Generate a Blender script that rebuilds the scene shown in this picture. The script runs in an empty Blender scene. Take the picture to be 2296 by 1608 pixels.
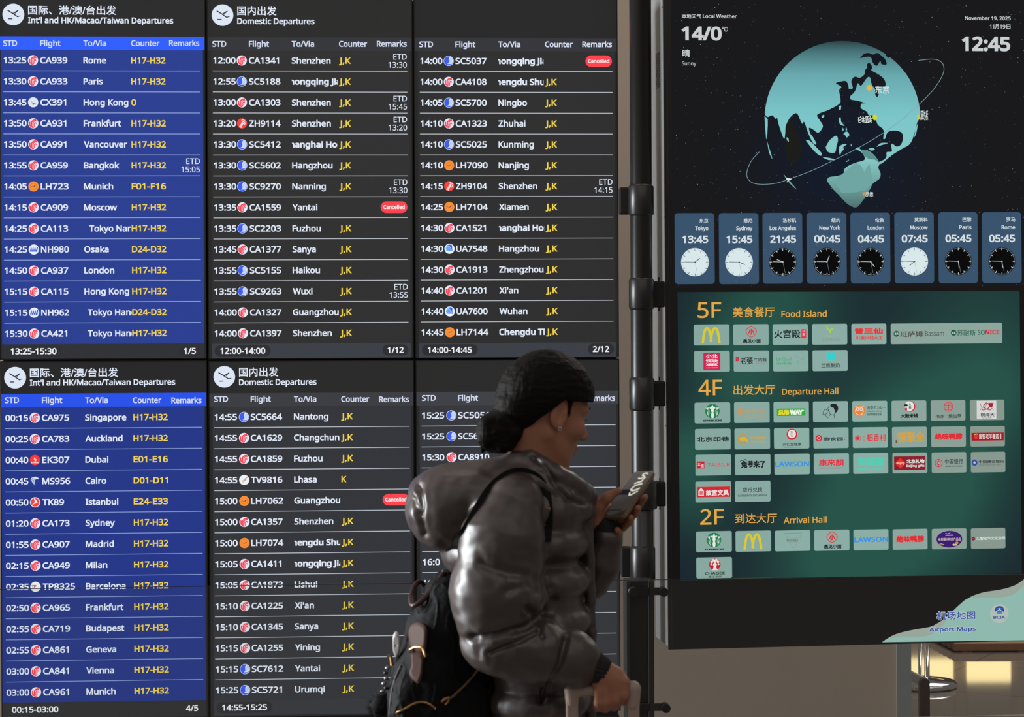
import bpy, bmesh, math, random, os
import numpy as np
from mathutils import Vector, Matrix, noise

scene = bpy.context.scene
C = scene.collection
random.seed(7)

# ------------------------------------------------------------------ camera, world, lights, exposure
FPX, CX, HY, ROLL, CAMZ = 5000.0, 1148.0, 720.0, 0.0045, 1.65
cam_data = bpy.data.cameras.new('camera')
cam = bpy.data.objects.new('camera', cam_data)
C.objects.link(cam)
cam.location = (0, 0, CAMZ)
cam.rotation_euler = (math.pi / 2, ROLL, 0)
cam_data.sensor_width = 36.0
cam_data.lens = 36.0 * FPX / 2296.0
cam_data.shift_y = -(804.0 - HY) / 2296.0
cam_data.clip_end = 200
cam_data.dof.use_dof = True
cam_data.dof.focus_distance = 7.45
cam_data.dof.aperture_fstop = 9.0
scene.camera = cam

world = bpy.data.worlds.new('hall_ambience')
scene.world = world
world.use_nodes = True
bg = world.node_tree.nodes['Background']
bg.inputs[0].default_value = (0.15, 0.142, 0.138, 1)
bg.inputs[1].default_value = 1.0

def area(name, loc, aim, sx, sy, watts, col):
    d = bpy.data.lights.new(name, 'AREA')
    d.shape = 'RECTANGLE'; d.size = sx; d.size_y = sy; d.energy = watts; d.color = col
    o = bpy.data.objects.new(name, d); C.objects.link(o)
    o.location = loc
    o.rotation_euler = (Vector(aim) - Vector(loc)).to_track_quat('-Z', 'Y').to_euler()
    return o
area('window_daylight', (-9.5, 6.6, 2.6), (0, 5.0, 1.0), 3.5, 4.6, 1500, (0.93, 0.97, 1.0))
area('ceiling_lamp', (1.5, 1.5, 6.0), (1.0, 6.0, 0.5), 9.0, 5.0, 70, (1.0, 0.9, 0.8))
area('added_wall_fill', (2.6, 7.95, 4.6), (2.4, 8.75, 0.6), 8.0, 0.3, 40, (1.0, 0.86, 0.74))  # unseen fill light added to brighten the brown wall
area('passage_lamp', (2.1, 9.7, 4.4), (2.1, 9.7, 0), 1.2, 0.5, 35, (1.0, 0.94, 0.86))
area('corridor_lamp', (4.0, 14.0, 5.5), (2.0, 11.0, 0.0), 3.0, 3.0, 260, (1.0, 0.88, 0.74))

vs = scene.view_settings
vs.view_transform = 'Standard'; vs.look = 'None'; vs.exposure = 0.0; vs.gamma = 1.0
vs.use_curve_mapping = False

# ------------------------------------------------------------------ helpers
def at(px, py, Y):
    """point at depth Y whose picture is pixel (px, py)"""
    a = (px - CX) / FPX; b = (HY - py) / FPX
    cr, sr = math.cos(ROLL), math.sin(ROLL)
    return Vector((Y * (a * cr + b * sr), Y, CAMZ + Y * (-a * sr + b * cr)))

def lin(h):
    h = h.lstrip('#')
    o = []
    for i in (0, 2, 4):
        c = int(h[i:i + 2], 16) / 255
        o.append(c / 12.92 if c <= 0.04045 else ((c + 0.055) / 1.055) ** 2.4)
    return tuple(o) + (1.0,)

_mats = {}
def EM(h):
    """glowing screen pixels of one colour"""
    k = 'glow_' + h
    if k not in _mats:
        m = bpy.data.materials.new(k); m.use_nodes = True
        nt = m.node_tree; nt.nodes.clear()
        e = nt.nodes.new('ShaderNodeEmission'); o = nt.nodes.new('ShaderNodeOutputMaterial')
        e.inputs[0].default_value = lin(h)
        nt.links.new(e.outputs[0], o.inputs[0])
        m.cycles.emission_sampling = 'NONE'
        _mats[k] = m
    return _mats[k]

def PM(name, col, rough=0.5, metal=0.0, spec=0.5, bump=0.0, bscale=60.0, var=0.0, stretch=(1, 1, 1), coat=0.0, sheen=0.0):
    """procedural principled material: colour variation and bump from noise"""
    if name in _mats: return _mats[name]
    m = bpy.data.materials.new(name); m.use_nodes = True
    nt = m.node_tree; b = nt.nodes['Principled BSDF']
    c = lin(col) if isinstance(col, str) else tuple(col) + (1,)
    b.inputs['Base Color'].default_value = c
    b.inputs['Roughness'].default_value = rough
    b.inputs['Metallic'].default_value = metal
    b.inputs['Specular IOR Level'].default_value = spec
    b.inputs['Coat Weight'].default_value = coat
    b.inputs['Sheen Weight'].default_value = sheen
    tc = nt.nodes.new('ShaderNodeTexCoord'); mp = nt.nodes.new('ShaderNodeMapping')
    mp.inputs['Scale'].default_value = stretch
    nz = nt.nodes.new('ShaderNodeTexNoise'); nz.inputs['Scale'].default_value = bscale; nz.inputs['Detail'].default_value = 4
    nt.links.new(tc.outputs['Object'], mp.inputs[0]); nt.links.new(mp.outputs[0], nz.inputs['Vector'])
    if var:
        mx = nt.nodes.new('ShaderNodeMix'); mx.data_type = 'RGBA'
        mx.inputs['A'].default_value = tuple(x * (1 - var) for x in c[:3]) + (1,)
        mx.inputs['B'].default_value = tuple(min(1, x * (1 + var)) for x in c[:3]) + (1,)
        nt.links.new(nz.outputs['Fac'], mx.inputs['Factor']); nt.links.new(mx.outputs['Result'], b.inputs['Base Color'])
    if bump:
        bp = nt.nodes.new('ShaderNodeBump'); bp.inputs['Strength'].default_value = bump; bp.inputs['Distance'].default_value = 0.01
        nt.links.new(nz.outputs['Fac'], bp.inputs['Height']); nt.links.new(bp.outputs[0], b.inputs['Normal'])
    _mats[name] = m
    return m

class Plane:
    """a vertical board: u to the right, v up, w out of it (metres)"""
    def __init__(s, px, py, Y, tan_yaw, tilt=0.0):
        s.O = at(px, py, Y)
        t = math.atan(tan_yaw)
        ex = Vector((math.cos(t), math.sin(t), 0)); ez = Vector((0, 0, 1))
        s.ex = (ex + tilt * ez).normalized(); s.ez = (ez - tilt * ex).normalized()
        s.into = s.ez.cross(s.ex).normalized()
        if s.into.y < 0: s.into = -s.into
    def uv(s, px, py):
        c0 = Vector((0, 0, CAMZ)); d = at(px, py, 1.0) - c0
        t = (s.O - c0).dot(s.into) / d.dot(s.into)
        p = c0 + d * t - s.O
        return (p.dot(s.ex), p.dot(s.ez))
    def mat(s, u0=0, v0=0):
        p = s.O + s.ex * u0 + s.ez * v0
        return Matrix(((s.ex.x, s.into.x, s.ez.x, p.x), (s.ex.y, s.into.y, s.ez.y, p.y), (s.ex.z, s.into.z, s.ez.z, p.z), (0, 0, 0, 1)))
    def world(s, u, v, w=0): return s.O + s.ex * u + s.ez * v - s.into * w

FD = os.path.join(bpy.utils.resource_path('LOCAL'), 'datafiles', 'fonts', 'NotoSansHebrew-Regular.woff2')
try: LATIN = bpy.data.fonts.load(FD)
except Exception: LATIN = None
_txt = {}
def glyphs(s, bold=0.022):
    """outline of a line of text at size 1: (points, faces, bounds)"""
    k = (s, bold)
    if k in _txt: return _txt[k]
    c = bpy.data.curves.new('lettering', 'FONT'); c.body = s; c.size = 1; c.resolution_u = 3
    c.bevel_depth = bold; c.bevel_resolution = 0
    if LATIN and all(ord(ch) < 256 for ch in s): c.font = LATIN
    o = bpy.data.objects.new('lettering', c)
    me = bpy.data.meshes.new_from_object(o)
    vs_ = [(v.co.x, v.co.y) for v in me.vertices]
    fs = [tuple(p.vertices) for p in me.polygons if p.normal.z > 0.1]
    used = sorted({i for f in fs for i in f}); rm = {o_: n for n, o_ in enumerate(used)}
    P = [vs_[i] for i in used]; F = [tuple(rm[i] for i in f) for f in fs]
    bpy.data.objects.remove(o); bpy.data.meshes.remove(me); bpy.data.curves.remove(c)
    bb = (min(p[0] for p in P), min(p[1] for p in P), max(p[0] for p in P), max(p[1] for p in P))
    _txt[k] = (P, F, bb)
    return _txt[k]

class MB:
    """collects shapes and links them as ONE mesh object"""
    def __init__(s): s.v = []; s.f = []; s.mi = []; s.mats = []; s.sm = []
    def slot(s, m):
        if m not in s.mats: s.mats.append(m)
        return s.mats.index(m)
    def raw(s, V, F, m, smooth=False):
        n = len(s.v); k = s.slot(m)
        s.v += [tuple(p) for p in V]
        for f in F:
            s.f.append(tuple(i + n for i in f)); s.mi.append(k); s.sm.append(smooth)
        return s
    # flat shapes on a board: (u, v) and height w out of it
    def flat(s, P, F, m, w): return s.raw([(p[0], -w, p[1]) for p in P], F, m)
    def poly(s, P, m, w): return s.flat(P, [tuple(range(len(P)))], m, w)
    def rect(s, u0, v0, u1, v1, m, w): return s.poly([(u0, v0), (u1, v0), (u1, v1), (u0, v1)], m, w)
    def rrect(s, u0, v0, u1, v1, r, m, w):
        if u1 < u0: u0, u1 = u1, u0
        if v1 < v0: v0, v1 = v1, v0
        r = min(r, (u1 - u0) / 2, (v1 - v0) / 2); P = []
        for cx, cy, a0 in ((u1 - r, v1 - r, 0), (u0 + r, v1 - r, 90), (u0 + r, v0 + r, 180), (u1 - r, v0 + r, 270)):
            for k in range(7):
                a = math.radians(a0 + 15 * k); P.append((cx + r * math.cos(a), cy + r * math.sin(a)))
        return s.poly(P, m, w)
    def oval(s, cu, cv, ru, rv, m, w, n=36):
        return s.poly([(cu + ru * math.cos(2 * math.pi * k / n), cv + rv * math.sin(2 * math.pi * k / n)) for k in range(n)], m, w)
    def ring(s, cu, cv, ru, rv, t, m, w, n=40):
        P = []
        for k in range(n):
            a = 2 * math.pi * k / n
            P += [(cu + ru * math.cos(a), cv + rv * math.sin(a)), (cu + (ru - t) * math.cos(a), cv + (rv - t) * math.sin(a))]
        return s.flat(P, [(2 * k, (2 * k + 2) % (2 * n), (2 * k + 3) % (2 * n), 2 * k + 1) for k in range(n)], m, w)
    def line(s, pts, t, m, w, t1=None):
        """stroke along pts, t wide (t1 at its end)"""
        pts = [Vector(p) for p in pts]; n = len(pts); P = []
        for i, p in enumerate(pts):
            d = (pts[min(i + 1, n - 1)] - pts[max(i - 1, 0)])
            d = d.normalized() if d.length else Vector((1, 0))
            q = Vector((-d.y, d.x)) * ((t if t1 is None else t + (t1 - t) * i / (n - 1)) / 2)
            P += [p + q, p - q]
        return s.flat(P, [(2 * i, 2 * i + 1, 2 * i + 3, 2 * i + 2) for i in range(n - 1)], m, w)
    def text(s, t, u, v, cap, m, w, fit=1.0, align='l', bold=0.022, width=None, clip=None):
        """text with its baseline at v and capitals cap high"""
        P, F, bb = glyphs(t, bold)
        H_ = glyphs('H', bold)[2]; k = cap / (H_[3] - H_[1]); W = (bb[2] - bb[0]) * k
        fx = fit if width is None else width / W
        x0 = u if align == 'l' else (u - W * fx if align == 'r' else u - W * fx / 2)
        Q = [(x0 + (p[0] - bb[0]) * k * fx, v + (p[1] - H_[1]) * k) for p in P]
        if clip: Q, F = clip_x(Q, F, clip[0], clip[1])
        return s.flat(Q, F, m, w)
    def textbox(s, t, u0, v0, u1, v1, m, w, bold=0.022, mirror=False):
        P, F, bb = glyphs(t, bold)
        a = (u1 - u0) / (bb[2] - bb[0]); b = (v1 - v0) / (bb[3] - bb[1])
        Q = [((u0 + (p[0] - bb[0]) * a) if not mirror else (u1 - (p[0] - bb[0]) * a), v0 + (p[1] - bb[1]) * b) for p in P]
        return s.flat(Q, F, m, w)
    # solids
    def box(s, x0, y0, z0, x1, y1, z1, m):
        V = [(x, y, z) for x in (x0, x1) for y in (y0, y1) for z in (z0, z1)]
        return s.raw(V, [(0, 1, 3, 2), (4, 6, 7, 5), (0, 4, 5, 1), (2, 3, 7, 6), (0, 2, 6, 4), (1, 5, 7, 3)], m)
    def tube(s, pts, r, m, n=14, r1=None, caps=True):
        pts = [Vector(p) for p in pts]; N = len(pts); V = []; F = []
        up = None
        for i, p in enumerate(pts):
            d = (pts[min(i + 1, N - 1)] - pts[max(i - 1, 0)]).normalized()
            if up is None: up = Vector((0, 0, 1)) if abs(d.z) < 0.9 else Vector((1, 0, 0))
            a = d.cross(up).normalized(); b = a.cross(d).normalized(); up = b
            rr = r if r1 is None else r + (r1 - r) * i / (N - 1)
            if isinstance(r, (list, tuple)): rr = r[i]
            V += [p + rr * (math.cos(2 * math.pi * k / n) * a + math.sin(2 * math.pi * k / n) * b) for k in range(n)]
        for i in range(N - 1):
            for k in range(n):
                F.append((i * n + k, i * n + (k + 1) % n, (i + 1) * n + (k + 1) % n, (i + 1) * n + k))
        s.raw(V, F, m, True)
        if caps:
            b0 = len(s.v) - len(V)
            k = s.slot(m)
            for q in (tuple(b0 + i for i in range(n)), tuple(b0 + (N - 1) * n + i for i in reversed(range(n)))):
                s.f.append(q); s.mi.append(k); s.sm.append(False)
        return s
    def lathe(s, prof, c, m, n=32):
        V = []; F = []
        for r, z in prof:
            V += [(c[0] + r * math.cos(2 * math.pi * k / n), c[1] + r * math.sin(2 * math.pi * k / n), c[2] + z) for k in range(n)]
        for i in range(len(prof) - 1):
            for k in range(n):
                F.append((i * n + k, i * n + (k + 1) % n, (i + 1) * n + (k + 1) % n, (i + 1) * n + k))
        F.append(tuple(reversed(range(n)))); F.append(tuple((len(prof) - 1) * n + k for k in range(n)))
        return s.raw(V, F, m, True)
    def build(s, name, parent=None, off=(0, 0, 0), fix=False, bevel=0.0):
        me = bpy.data.meshes.new(name)
        me.from_pydata([(p[0] - off[0], p[1] - off[1], p[2] - off[2]) for p in s.v], [], s.f)
        for m in s.mats: me.materials.append(m)
        me.polygons.foreach_set('material_index', s.mi)
        me.polygons.foreach_set('use_smooth', s.sm)
        if fix:
            b = bmesh.new(); b.from_mesh(me); bmesh.ops.recalc_face_normals(b, faces=b.faces[:]); b.to_mesh(me); b.free()
        me.update()
        o = bpy.data.objects.new(name, me); C.objects.link(o)
        if parent: o.parent = parent
        if bevel:
            md = o.modifiers.new('edge', 'BEVEL'); md.width = bevel; md.segments = 2; md.limit_method = 'ANGLE'
        return o

def clip_x(P, F, a, b):
    """cut a flat mesh to a <= x <= b"""
    bm = bmesh.new()
    vv = [bm.verts.new((p[0], p[1], 0)) for p in P]
    for f in F:
        try: bm.faces.new([vv[i] for i in f])
        except ValueError: pass
    for x, n in ((a, (-1, 0, 0)), (b, (1, 0, 0))):
        bmesh.ops.bisect_plane(bm, geom=bm.verts[:] + bm.edges[:] + bm.faces[:], plane_co=(x, 0, 0), plane_no=n, clear_outer=True)
    bm.verts.index_update()
    Q = [(v.co.x, v.co.y) for v in bm.verts]; G = [tuple(v.index for v in f.verts) for f in bm.faces]
    bm.free()
    return Q, G

def smooth_line(pts, n=8):
    """Catmull-Rom through pts"""
    P = [Vector(p) for p in pts]; P = [P[0]] + P + [P[-1]]; out = []
    for i in range(1, len(P) - 2):
        for k in range(n):
            t = k / n
            out.append(0.5 * ((2 * P[i]) + (P[i + 1] - P[i - 1]) * t + (2 * P[i - 1] - 5 * P[i] + 4 * P[i + 1] - P[i + 2]) * t * t + (3 * P[i] - P[i - 1] - 3 * P[i + 1] + P[i + 2]) * t ** 3))
    return out + [P[-2]]

def thing(name, label, cat, mat=None, group=None):
    o = bpy.data.objects.new(name, None); C.objects.link(o)
    o.empty_display_size = 0.1
    if mat is not None: o.matrix_world = mat
    o['label'] = label; o['category'] = cat
    if group: o['group'] = group
    return o
def structure(o): o['kind'] = 'structure'; return o

# ------------------------------------------------------------------ the setting
FLOORM = PM('polished_floor', (0.17, 0.15, 0.135), 0.035, spec=0.5, var=0.12, bscale=3)
WALLM = PM('brown_wall_panel', (0.36, 0.285, 0.225), 0.55, var=0.07, bscale=2.2, bump=0.03)
GREYM = PM('grey_metal_trim', (0.27, 0.28, 0.285), 0.4, metal=0.3)
def tiled_floor():
    m = FLOORM; nt = m.node_tree; b = nt.nodes['Principled BSDF']
    tc = nt.nodes.new('ShaderNodeTexCoord'); mp = nt.nodes.new('ShaderNodeMapping'); mp.inputs['Rotation'].default_value = (0, 0, 0.5)
    br = nt.nodes.new('ShaderNodeTexBrick'); br.offset = 0; br.inputs['Scale'].default_value = 1.0
    br.inputs['Brick Width'].default_value = 0.8; br.inputs['Row Height'].default_value = 0.8; br.inputs['Mortar Size'].default_value = 0.003
    br.inputs['Color1'].default_value = (0.17, 0.15, 0.135, 1); br.inputs['Color2'].default_value = (0.19, 0.165, 0.145, 1); br.inputs['Mortar'].default_value = (0.05, 0.045, 0.04, 1)
    nt.links.new(tc.outputs['Object'], mp.inputs[0]); nt.links.new(mp.outputs[0], br.inputs['Vector'])
    for l in list(b.inputs['Base Color'].links): nt.links.remove(l)
    nt.links.new(br.outputs['Color'], b.inputs['Base Color'])
tiled_floor()
structure(MB().box(-9, -1.5, -0.12, 12, 27, 0, FLOORM).build('floor'))
WY = 8.75
xe = at(2010, 1500, WY).x; xj = at(2042, 1500, WY).x
structure(MB().box(-8, WY, 0, xe, WY + 0.25, 4.2, WALLM).build('wall_back'))
structure(MB().box(xe, WY - 0.012, 0, xj, WY + 0.262, 4.2, GREYM).build('trim_1'))
FARM = PM('far_wall_stone', (0.30, 0.24, 0.19), 0.5, var=0.08, bscale=1.5)
FARG = PM('far_wall_grey_stone', (0.16, 0.165, 0.16), 0.5, var=0.08, bscale=1.5)
fw = MB().box(-4, 24, 0, 12, 24.3, 5, FARM)
structure(fw.build('wall_far'))
# ------------------------------------------------------------------ the wall of departure screens
BOARD = Plane(925, 720, 7.45, 0.0568)
MPP = BOARD.uv(926, 720)[0] - BOARD.uv(925, 720)[0]          # metres per picture pixel on the board
BLACKP = PM('black_plastic_housing', (0.012, 0.012, 0.0125), 0.45)
BEZEL = PM('black_bezel', (0.006, 0.006, 0.006), 0.4)
def panel_mat(name, h):
    k = 'panel_' + h
    if k not in _mats:
        m = PM(k, (0.004, 0.004, 0.004), 0.5, spec=0.3)
        b = m.node_tree.nodes['Principled BSDF']
        b.inputs['Emission Color'].default_value = lin(h); b.inputs['Emission Strength'].default_value = 1.0
        m.cycles.emission_sampling = 'NONE'
    return _mats[k]

WHITE, YEL, RED = '#e3ebfa', '#f2d44c', '#ff4650'
def airline_mark(code, cu, cv, r, w):
    """round airline badge: centre (cu, cv), radius r"""
    b = MB()
    X = lambda P: [(cu + x * r, cv + y * r) for x, y in P]
    S = lambda P, t, h, d=1, t1=None: b.line(X(smooth_line([Vector((x, y)) for x, y in P], 5)), t * r, EM(h), w + d * 2e-4, None if t1 is None else t1 * r)
    disc = lambda h, k=1.0, d=0: b.oval(cu, cv, r * k, r * k, EM(h), w + d * 2e-4)
    if code == 'CA':
        disc('#e6eafb')
        R = '#fb4350'
        S([(-.66, .32), (-.66, -.3), (-.56, -.5), (-.4, -.52), (-.32, -.36), (-.3, .2), (-.1, .5), (.25, .66), (.62, .66)], .27, R)
        S([(-.5, -.7), (-.2, -.66), (-.04, -.4), (-.02, .05), (.1, .32), (.35, .45), (.68, .45)], .17, R)
        S([(-.3, -.84), (.02, -.8), (.18, -.55), (.2, -.1), (.28, .08), (.45, .12), (.56, -.02), (.5, -.14)], .18, R)
    elif code == 'SC':
        disc('#dbe6fb'); disc('#3f5df2', .92, 1)
        b.poly(X([(.25, .82), (.05, .55), (0, .25), (.05, -.1), (.0, -.4), (-.3, -.62), (.6, -.62), (.82, -.2), (.86, .15), (.8, .42), (.55, .7)]), EM('#dbe8fb'), w + 4e-4)
        for k in range(3): S([(.1 + .2 * k, -.45), (.18 + .2 * k, .1), (.3 + .2 * k, .42), (.5 + .12 * k, .62 - .1 * k)], .07, '#8fa6ee', 3)
        S([(-.45, -.72), (0, -.78), (.45, -.72)], .05, '#3f5df2', 3)
    elif code == 'LH':
        disc('#f7913a'); b.ring(cu, cv, r * .66, r * .66, r * .05, EM('#c9622a'), w + 2e-4)
        S([(-.5, .06), (-.3, .02), (-.1, -.14), (.2, .12), (.42, .14)], .06, '#6b2a26')
        b.poly(X([(-.08, -.16), (.16, .14), (.46, .16), (.3, -.02), (.1, -.06)]), EM('#6b2a26'), w + 4e-4)
        b.poly(X([(.05, -.12), (.3, -.02), (.14, -.12)]), EM('#f0c8a8'), w + 6e-4)
    elif code == 'ZH':
        disc('#f8463c')
        for k in range(3): S([(-.55 + .18 * k, -.72 - .08 * k), (-.2 + .15 * k, -.2), (.1 + .12 * k, .15 - .05 * k)], .13, '#f3e6f2')
        S([(-.1, .1), (.2, .3), (.5, .22), (.62, -.02), (.45, -.2), (.35, -.05)], .14, '#f3e6f2')
        S([(-.1, .62), (.25, .7), (.55, .5), (.8, .36)], .13, '#f3e6f2'); S([(0, .22), (.4, .5), (.7, .45)], .12, '#f3e6f2')
    elif code == 'CX':
        disc('#dfe8f4')
        b.poly(X([(-.5, .52), (-.28, .1), (0, -.14), (.62, -.3), (.2, -.42), (-.1, -.56), (-.02, -.38), (-.25, -.1)]), EM('#2f7f78'), w + 2e-4)
    elif code == 'NH':
        disc('#e8eefc')
        for k in range(3):
            x = -.72 + .38 * k
            S([(x, -.45), (x + .2, .42)], .13, '#3852d8'); S([(x + .2, .42), (x + .34, -.45)], .13, '#3852d8')
            if k != 1: S([(x + .08, -.15), (x + .3, -.15)], .1, '#3852d8')
        b.poly(X([(.38, -.45), (.55, .5), (.82, .5), (.62, -.45)]), EM('#2b51ee'), w + 4e-4)
        b.poly(X([(.66, -.45), (.86, .45), (.95, .3), (.82, -.45)]), EM('#a9ecf4'), w + 4e-4)
    elif code == 'EK':
        disc('#fb3734')
        S([(.05, .5), (-.15, .4), (.1, .3), (-.2, .2), (.15, .12), (-.1, 0), (.2, -.12), (-.05, -.24)], .11, '#fbd6d8'); S([(.3, .15), (.12, -.05)], .1, '#fbd6d8')
        b.textbox('Emirates', cu - .8 * r, cv - .62 * r, cu + .8 * r, cv - .28 * r, EM('#fbe3e8'), w + 4e-4, .03)
    elif code == 'MS':
        disc('#263d9a')
        for k in range(4): S([(.72 - .12 * k, .55 + .06 * k), (.2 - .1 * k, .5 + .1 * k), (-.15 - .2 * k, .05 + .16 * k), (-.05 - .22 * k, -.82 + .27 * k)], .16, '#dfe9fb', 1, .1)
        S([(.2, .45), (.45, .4), (.72, .5)], .12, '#7fa2ea', 2)
    elif code == 'TK':
        disc('#eaeefc'); disc('#f8433c', .86, 1)
        b.poly(X([(-.28, .8), (.02, .7), (.3, .3), (.26, -.02), (.62, .04), (.1, -.24), (-.6, -.48), (-.15, -.12), (-.08, .3)]), EM('#eef0fb'), w + 4e-4)
    elif code == 'TP':
        disc('#e3efef')
        b.textbox('T', cu - .8 * r, cv - .2 * r, cu - .25 * r, cv + .35 * r, EM('#4bb043'), w + 2e-4, .05)
        b.textbox('P', cu - .3 * r, cv - .2 * r, cu + .2 * r, cv + .35 * r, EM('#e2383a'), w + 4e-4, .05)
        S([(-.3, -.36), (.7, -.36)], .06, '#a9b6b8')
    elif code == 'TV':
        disc('#eef2fb')
        S([(.8, .62), (.35, .4), (-.1, .05), (-.5, -.25)], .14, '#e8502f', 1, .05)
        S([(.5, .28), (.05, 0), (-.25, -.3), (-.45, -.62)], .14, '#f2b63c', 1, .05); S([(.4, .1), (0, -.2), (-.3, -.7)], .14, '#58a84e', 1, .05)
    elif code == 'UA':
        disc('#eef5fd')
        b.poly(X([(-.5, .7), (0, .86), (.5, .74), (.56, -.5), (-.72, -.5), (-.78, .3)]), EM('#2f5ff2'), w + 2e-4)
        b.poly(X([(-.78, .25), (-.6, .6), (-.2, .62), (.2, .35), (.4, -.1), (.42, -.5), (-.72, -.5)]), EM('#9fd6f4'), w + 4e-4)
        for k in range(4): S([(-.76 + .12 * k, .0 + .14 * k), (-.4 + .17 * k, -.22 + .1 * k), (-.2 + .17 * k, -.5)], .1, '#2f5ff2', 3)
    return b

def takeoff_icon(cu, cv, r, w):
    b = MB(); b.oval(cu, cv, r, r, EM('#dde7f6'), w, 48)
    X = lambda P: [(cu + x * r, cv + y * r) for x, y in P]
    m = EM('#2d2e32')
    b.line(X([(-.54, .40), (-.05, .10), (.38, -.2), (.46, -.2)]), .1 * r, m, w + 2e-4)
    b.line(X([(.36, -.2), (.66, -.12)]), .1 * r, m, w + 4e-4, .06 * r)
    b.line(X([(-.02, .08), (.46, .38)]), .1 * r, m, w + 6e-4); b.line(X([(.14, .06), (.46, .38)]), .05 * r, m, w + 6e-4)
    b.line(X([(-.48, -.4), (-.08, -.4)]), .09 * r, m, w + 2e-4)
    return b

def wd_(s):
    b = glyphs(s)[2]; return 1.29 * (b[2] - b[0]) / .758 * 14 * MPP
J, H = 'J,K', 'H17-H32'
ROWS = {
 'A': [('13:25', 'CA939', 'Rome', H), ('13:30', 'CA933', 'Paris', H), ('13:45', 'CX391', 'Hong Kong', '0'), ('13:50', 'CA931', 'Frankfurt', H), ('13:50', 'CA991', 'Vancouver', H), ('13:55', 'CA959', 'Bangkok', H, 'ETD 15:05'), ('14:05', 'LH723', 'Munich', 'F01-F16'), ('14:15', 'CA909', 'Moscow', H), ('14:25', 'CA113', '+Tokyo Nari', H), ('14:25', 'NH980', 'Osaka', 'D24-D32'), ('14:50', 'CA937', 'London', H), ('15:15', 'CA115', 'Hong Kong', H), ('15:15', 'NH962', '+Tokyo Hane', 'D24-D32'), ('15:30', 'CA421', '+Tokyo Hane', H)],
 'B': [('12:00', 'CA1341', 'Shenzhen', J, 'ETD 13:30'), ('12:55', 'SC5188', '<hongqing Jia', J), ('13:00', 'CA1303', 'Shenzhen', J, 'ETD 15:45'), ('13:20', 'ZH9114', 'Shenzhen', J, 'ETD 13:20'), ('13:30', 'SC5412', '<hanghai Hon', J), ('13:30', 'SC5602', 'Hangzhou', J), ('13:30', 'SC9270', 'Nanning', J, 'ETD 13:30'), ('13:35', 'CA1559', 'Yantai', '', 'X'), ('13:35', 'SC2203', 'Fuzhou', J), ('13:45', 'CA1377', 'Sanya', J), ('13:55', 'SC5155', 'Haikou', J), ('13:55', 'SC9263', 'Wuxi', J, 'ETD 13:55'), ('14:00', 'CA1327', 'Guangzhou', J), ('14:00', 'CA1397', 'Shenzhen', J)],
 'C': [('14:00', 'SC5037', '<hongqing Jia', '', 'X'), ('14:00', 'CA4108', '<hengdu Shu', J), ('14:05', 'SC5700', 'Ningbo', J), ('14:10', 'CA1323', 'Zhuhai', J), ('14:10', 'SC5025', 'Kunming', J), ('14:10', 'LH7090', 'Nanjing', J), ('14:15', 'ZH9104', 'Shenzhen', J, 'ETD 14:15'), ('14:25', 'LH7104', 'Xiamen', J), ('14:30', 'CA1521', '<hanghai Hon', J), ('14:30', 'UA7548', 'Hangzhou', J), ('14:30', 'CA1913', 'Zhengzhou', J), ('14:40', 'CA1201', "Xi'an", J), ('14:40', 'UA7600', 'Wuhan', J), ('14:45', 'LH7144', '<Chengdu Tia', J)],
 'D': [('00:15', 'CA975', 'Singapore', H), ('00:25', 'CA783', 'Auckland', H), ('00:40', 'EK307', 'Dubai', 'E01-E16'), ('00:45', 'MS956', 'Cairo', 'D01-D11'), ('00:50', 'TK89', 'Istanbul', 'E24-E33'), ('01:20', 'CA173', 'Sydney', H), ('01:55', 'CA907', 'Madrid', H), ('02:15', 'CA949', 'Milan', H), ('02:35', 'TP8325', 'Barcelona', H), ('02:50', 'CA965', 'Frankfurt', H), ('02:55', 'CA719', 'Budapest', H), ('02:55', 'CA861', 'Geneva', H), ('03:00', 'CA841', 'Vienna', H), ('03:00', 'CA961', 'Munich', H)],
 'E': [('14:55', 'SC5664', 'Nantong', J), ('14:55', 'CA1629', 'Changchun', J), ('14:55', 'CA1859', 'Fuzhou', J), ('14:55', 'TV9816', 'Lhasa', 'K'), ('15:00', 'LH7062', 'Guangzhou', '', 'X'), ('15:00', 'CA1357', 'Shenzhen', J), ('15:00', 'LH7074', '<hengdu Shu', J), ('15:05', 'CA1411', '<hongqing Jia', J), ('15:05', 'CA1873', 'Lishui', J), ('15:10', 'CA1225', "Xi'an", J), ('15:10', 'CA1345', 'Sanya', J), ('15:15', 'CA1255', 'Yining', J), ('15:15', 'SC7612', 'Yantai', J), ('15:25', 'SC5721', 'Urumqi', J)],
 'F': [('15:25', 'SC5051', '', ''), ('15:25', 'SC56', '', ''), ('15:30', 'CA8910', '', ''), ('15:3', '', '', ''), ('', '', '', ''), ('', '', '', ''), ('', '', '', ''), ('16:0', '', '', ''), ('16:', '', '', '')] + [('', '', '', '')] * 5,
}
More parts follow.
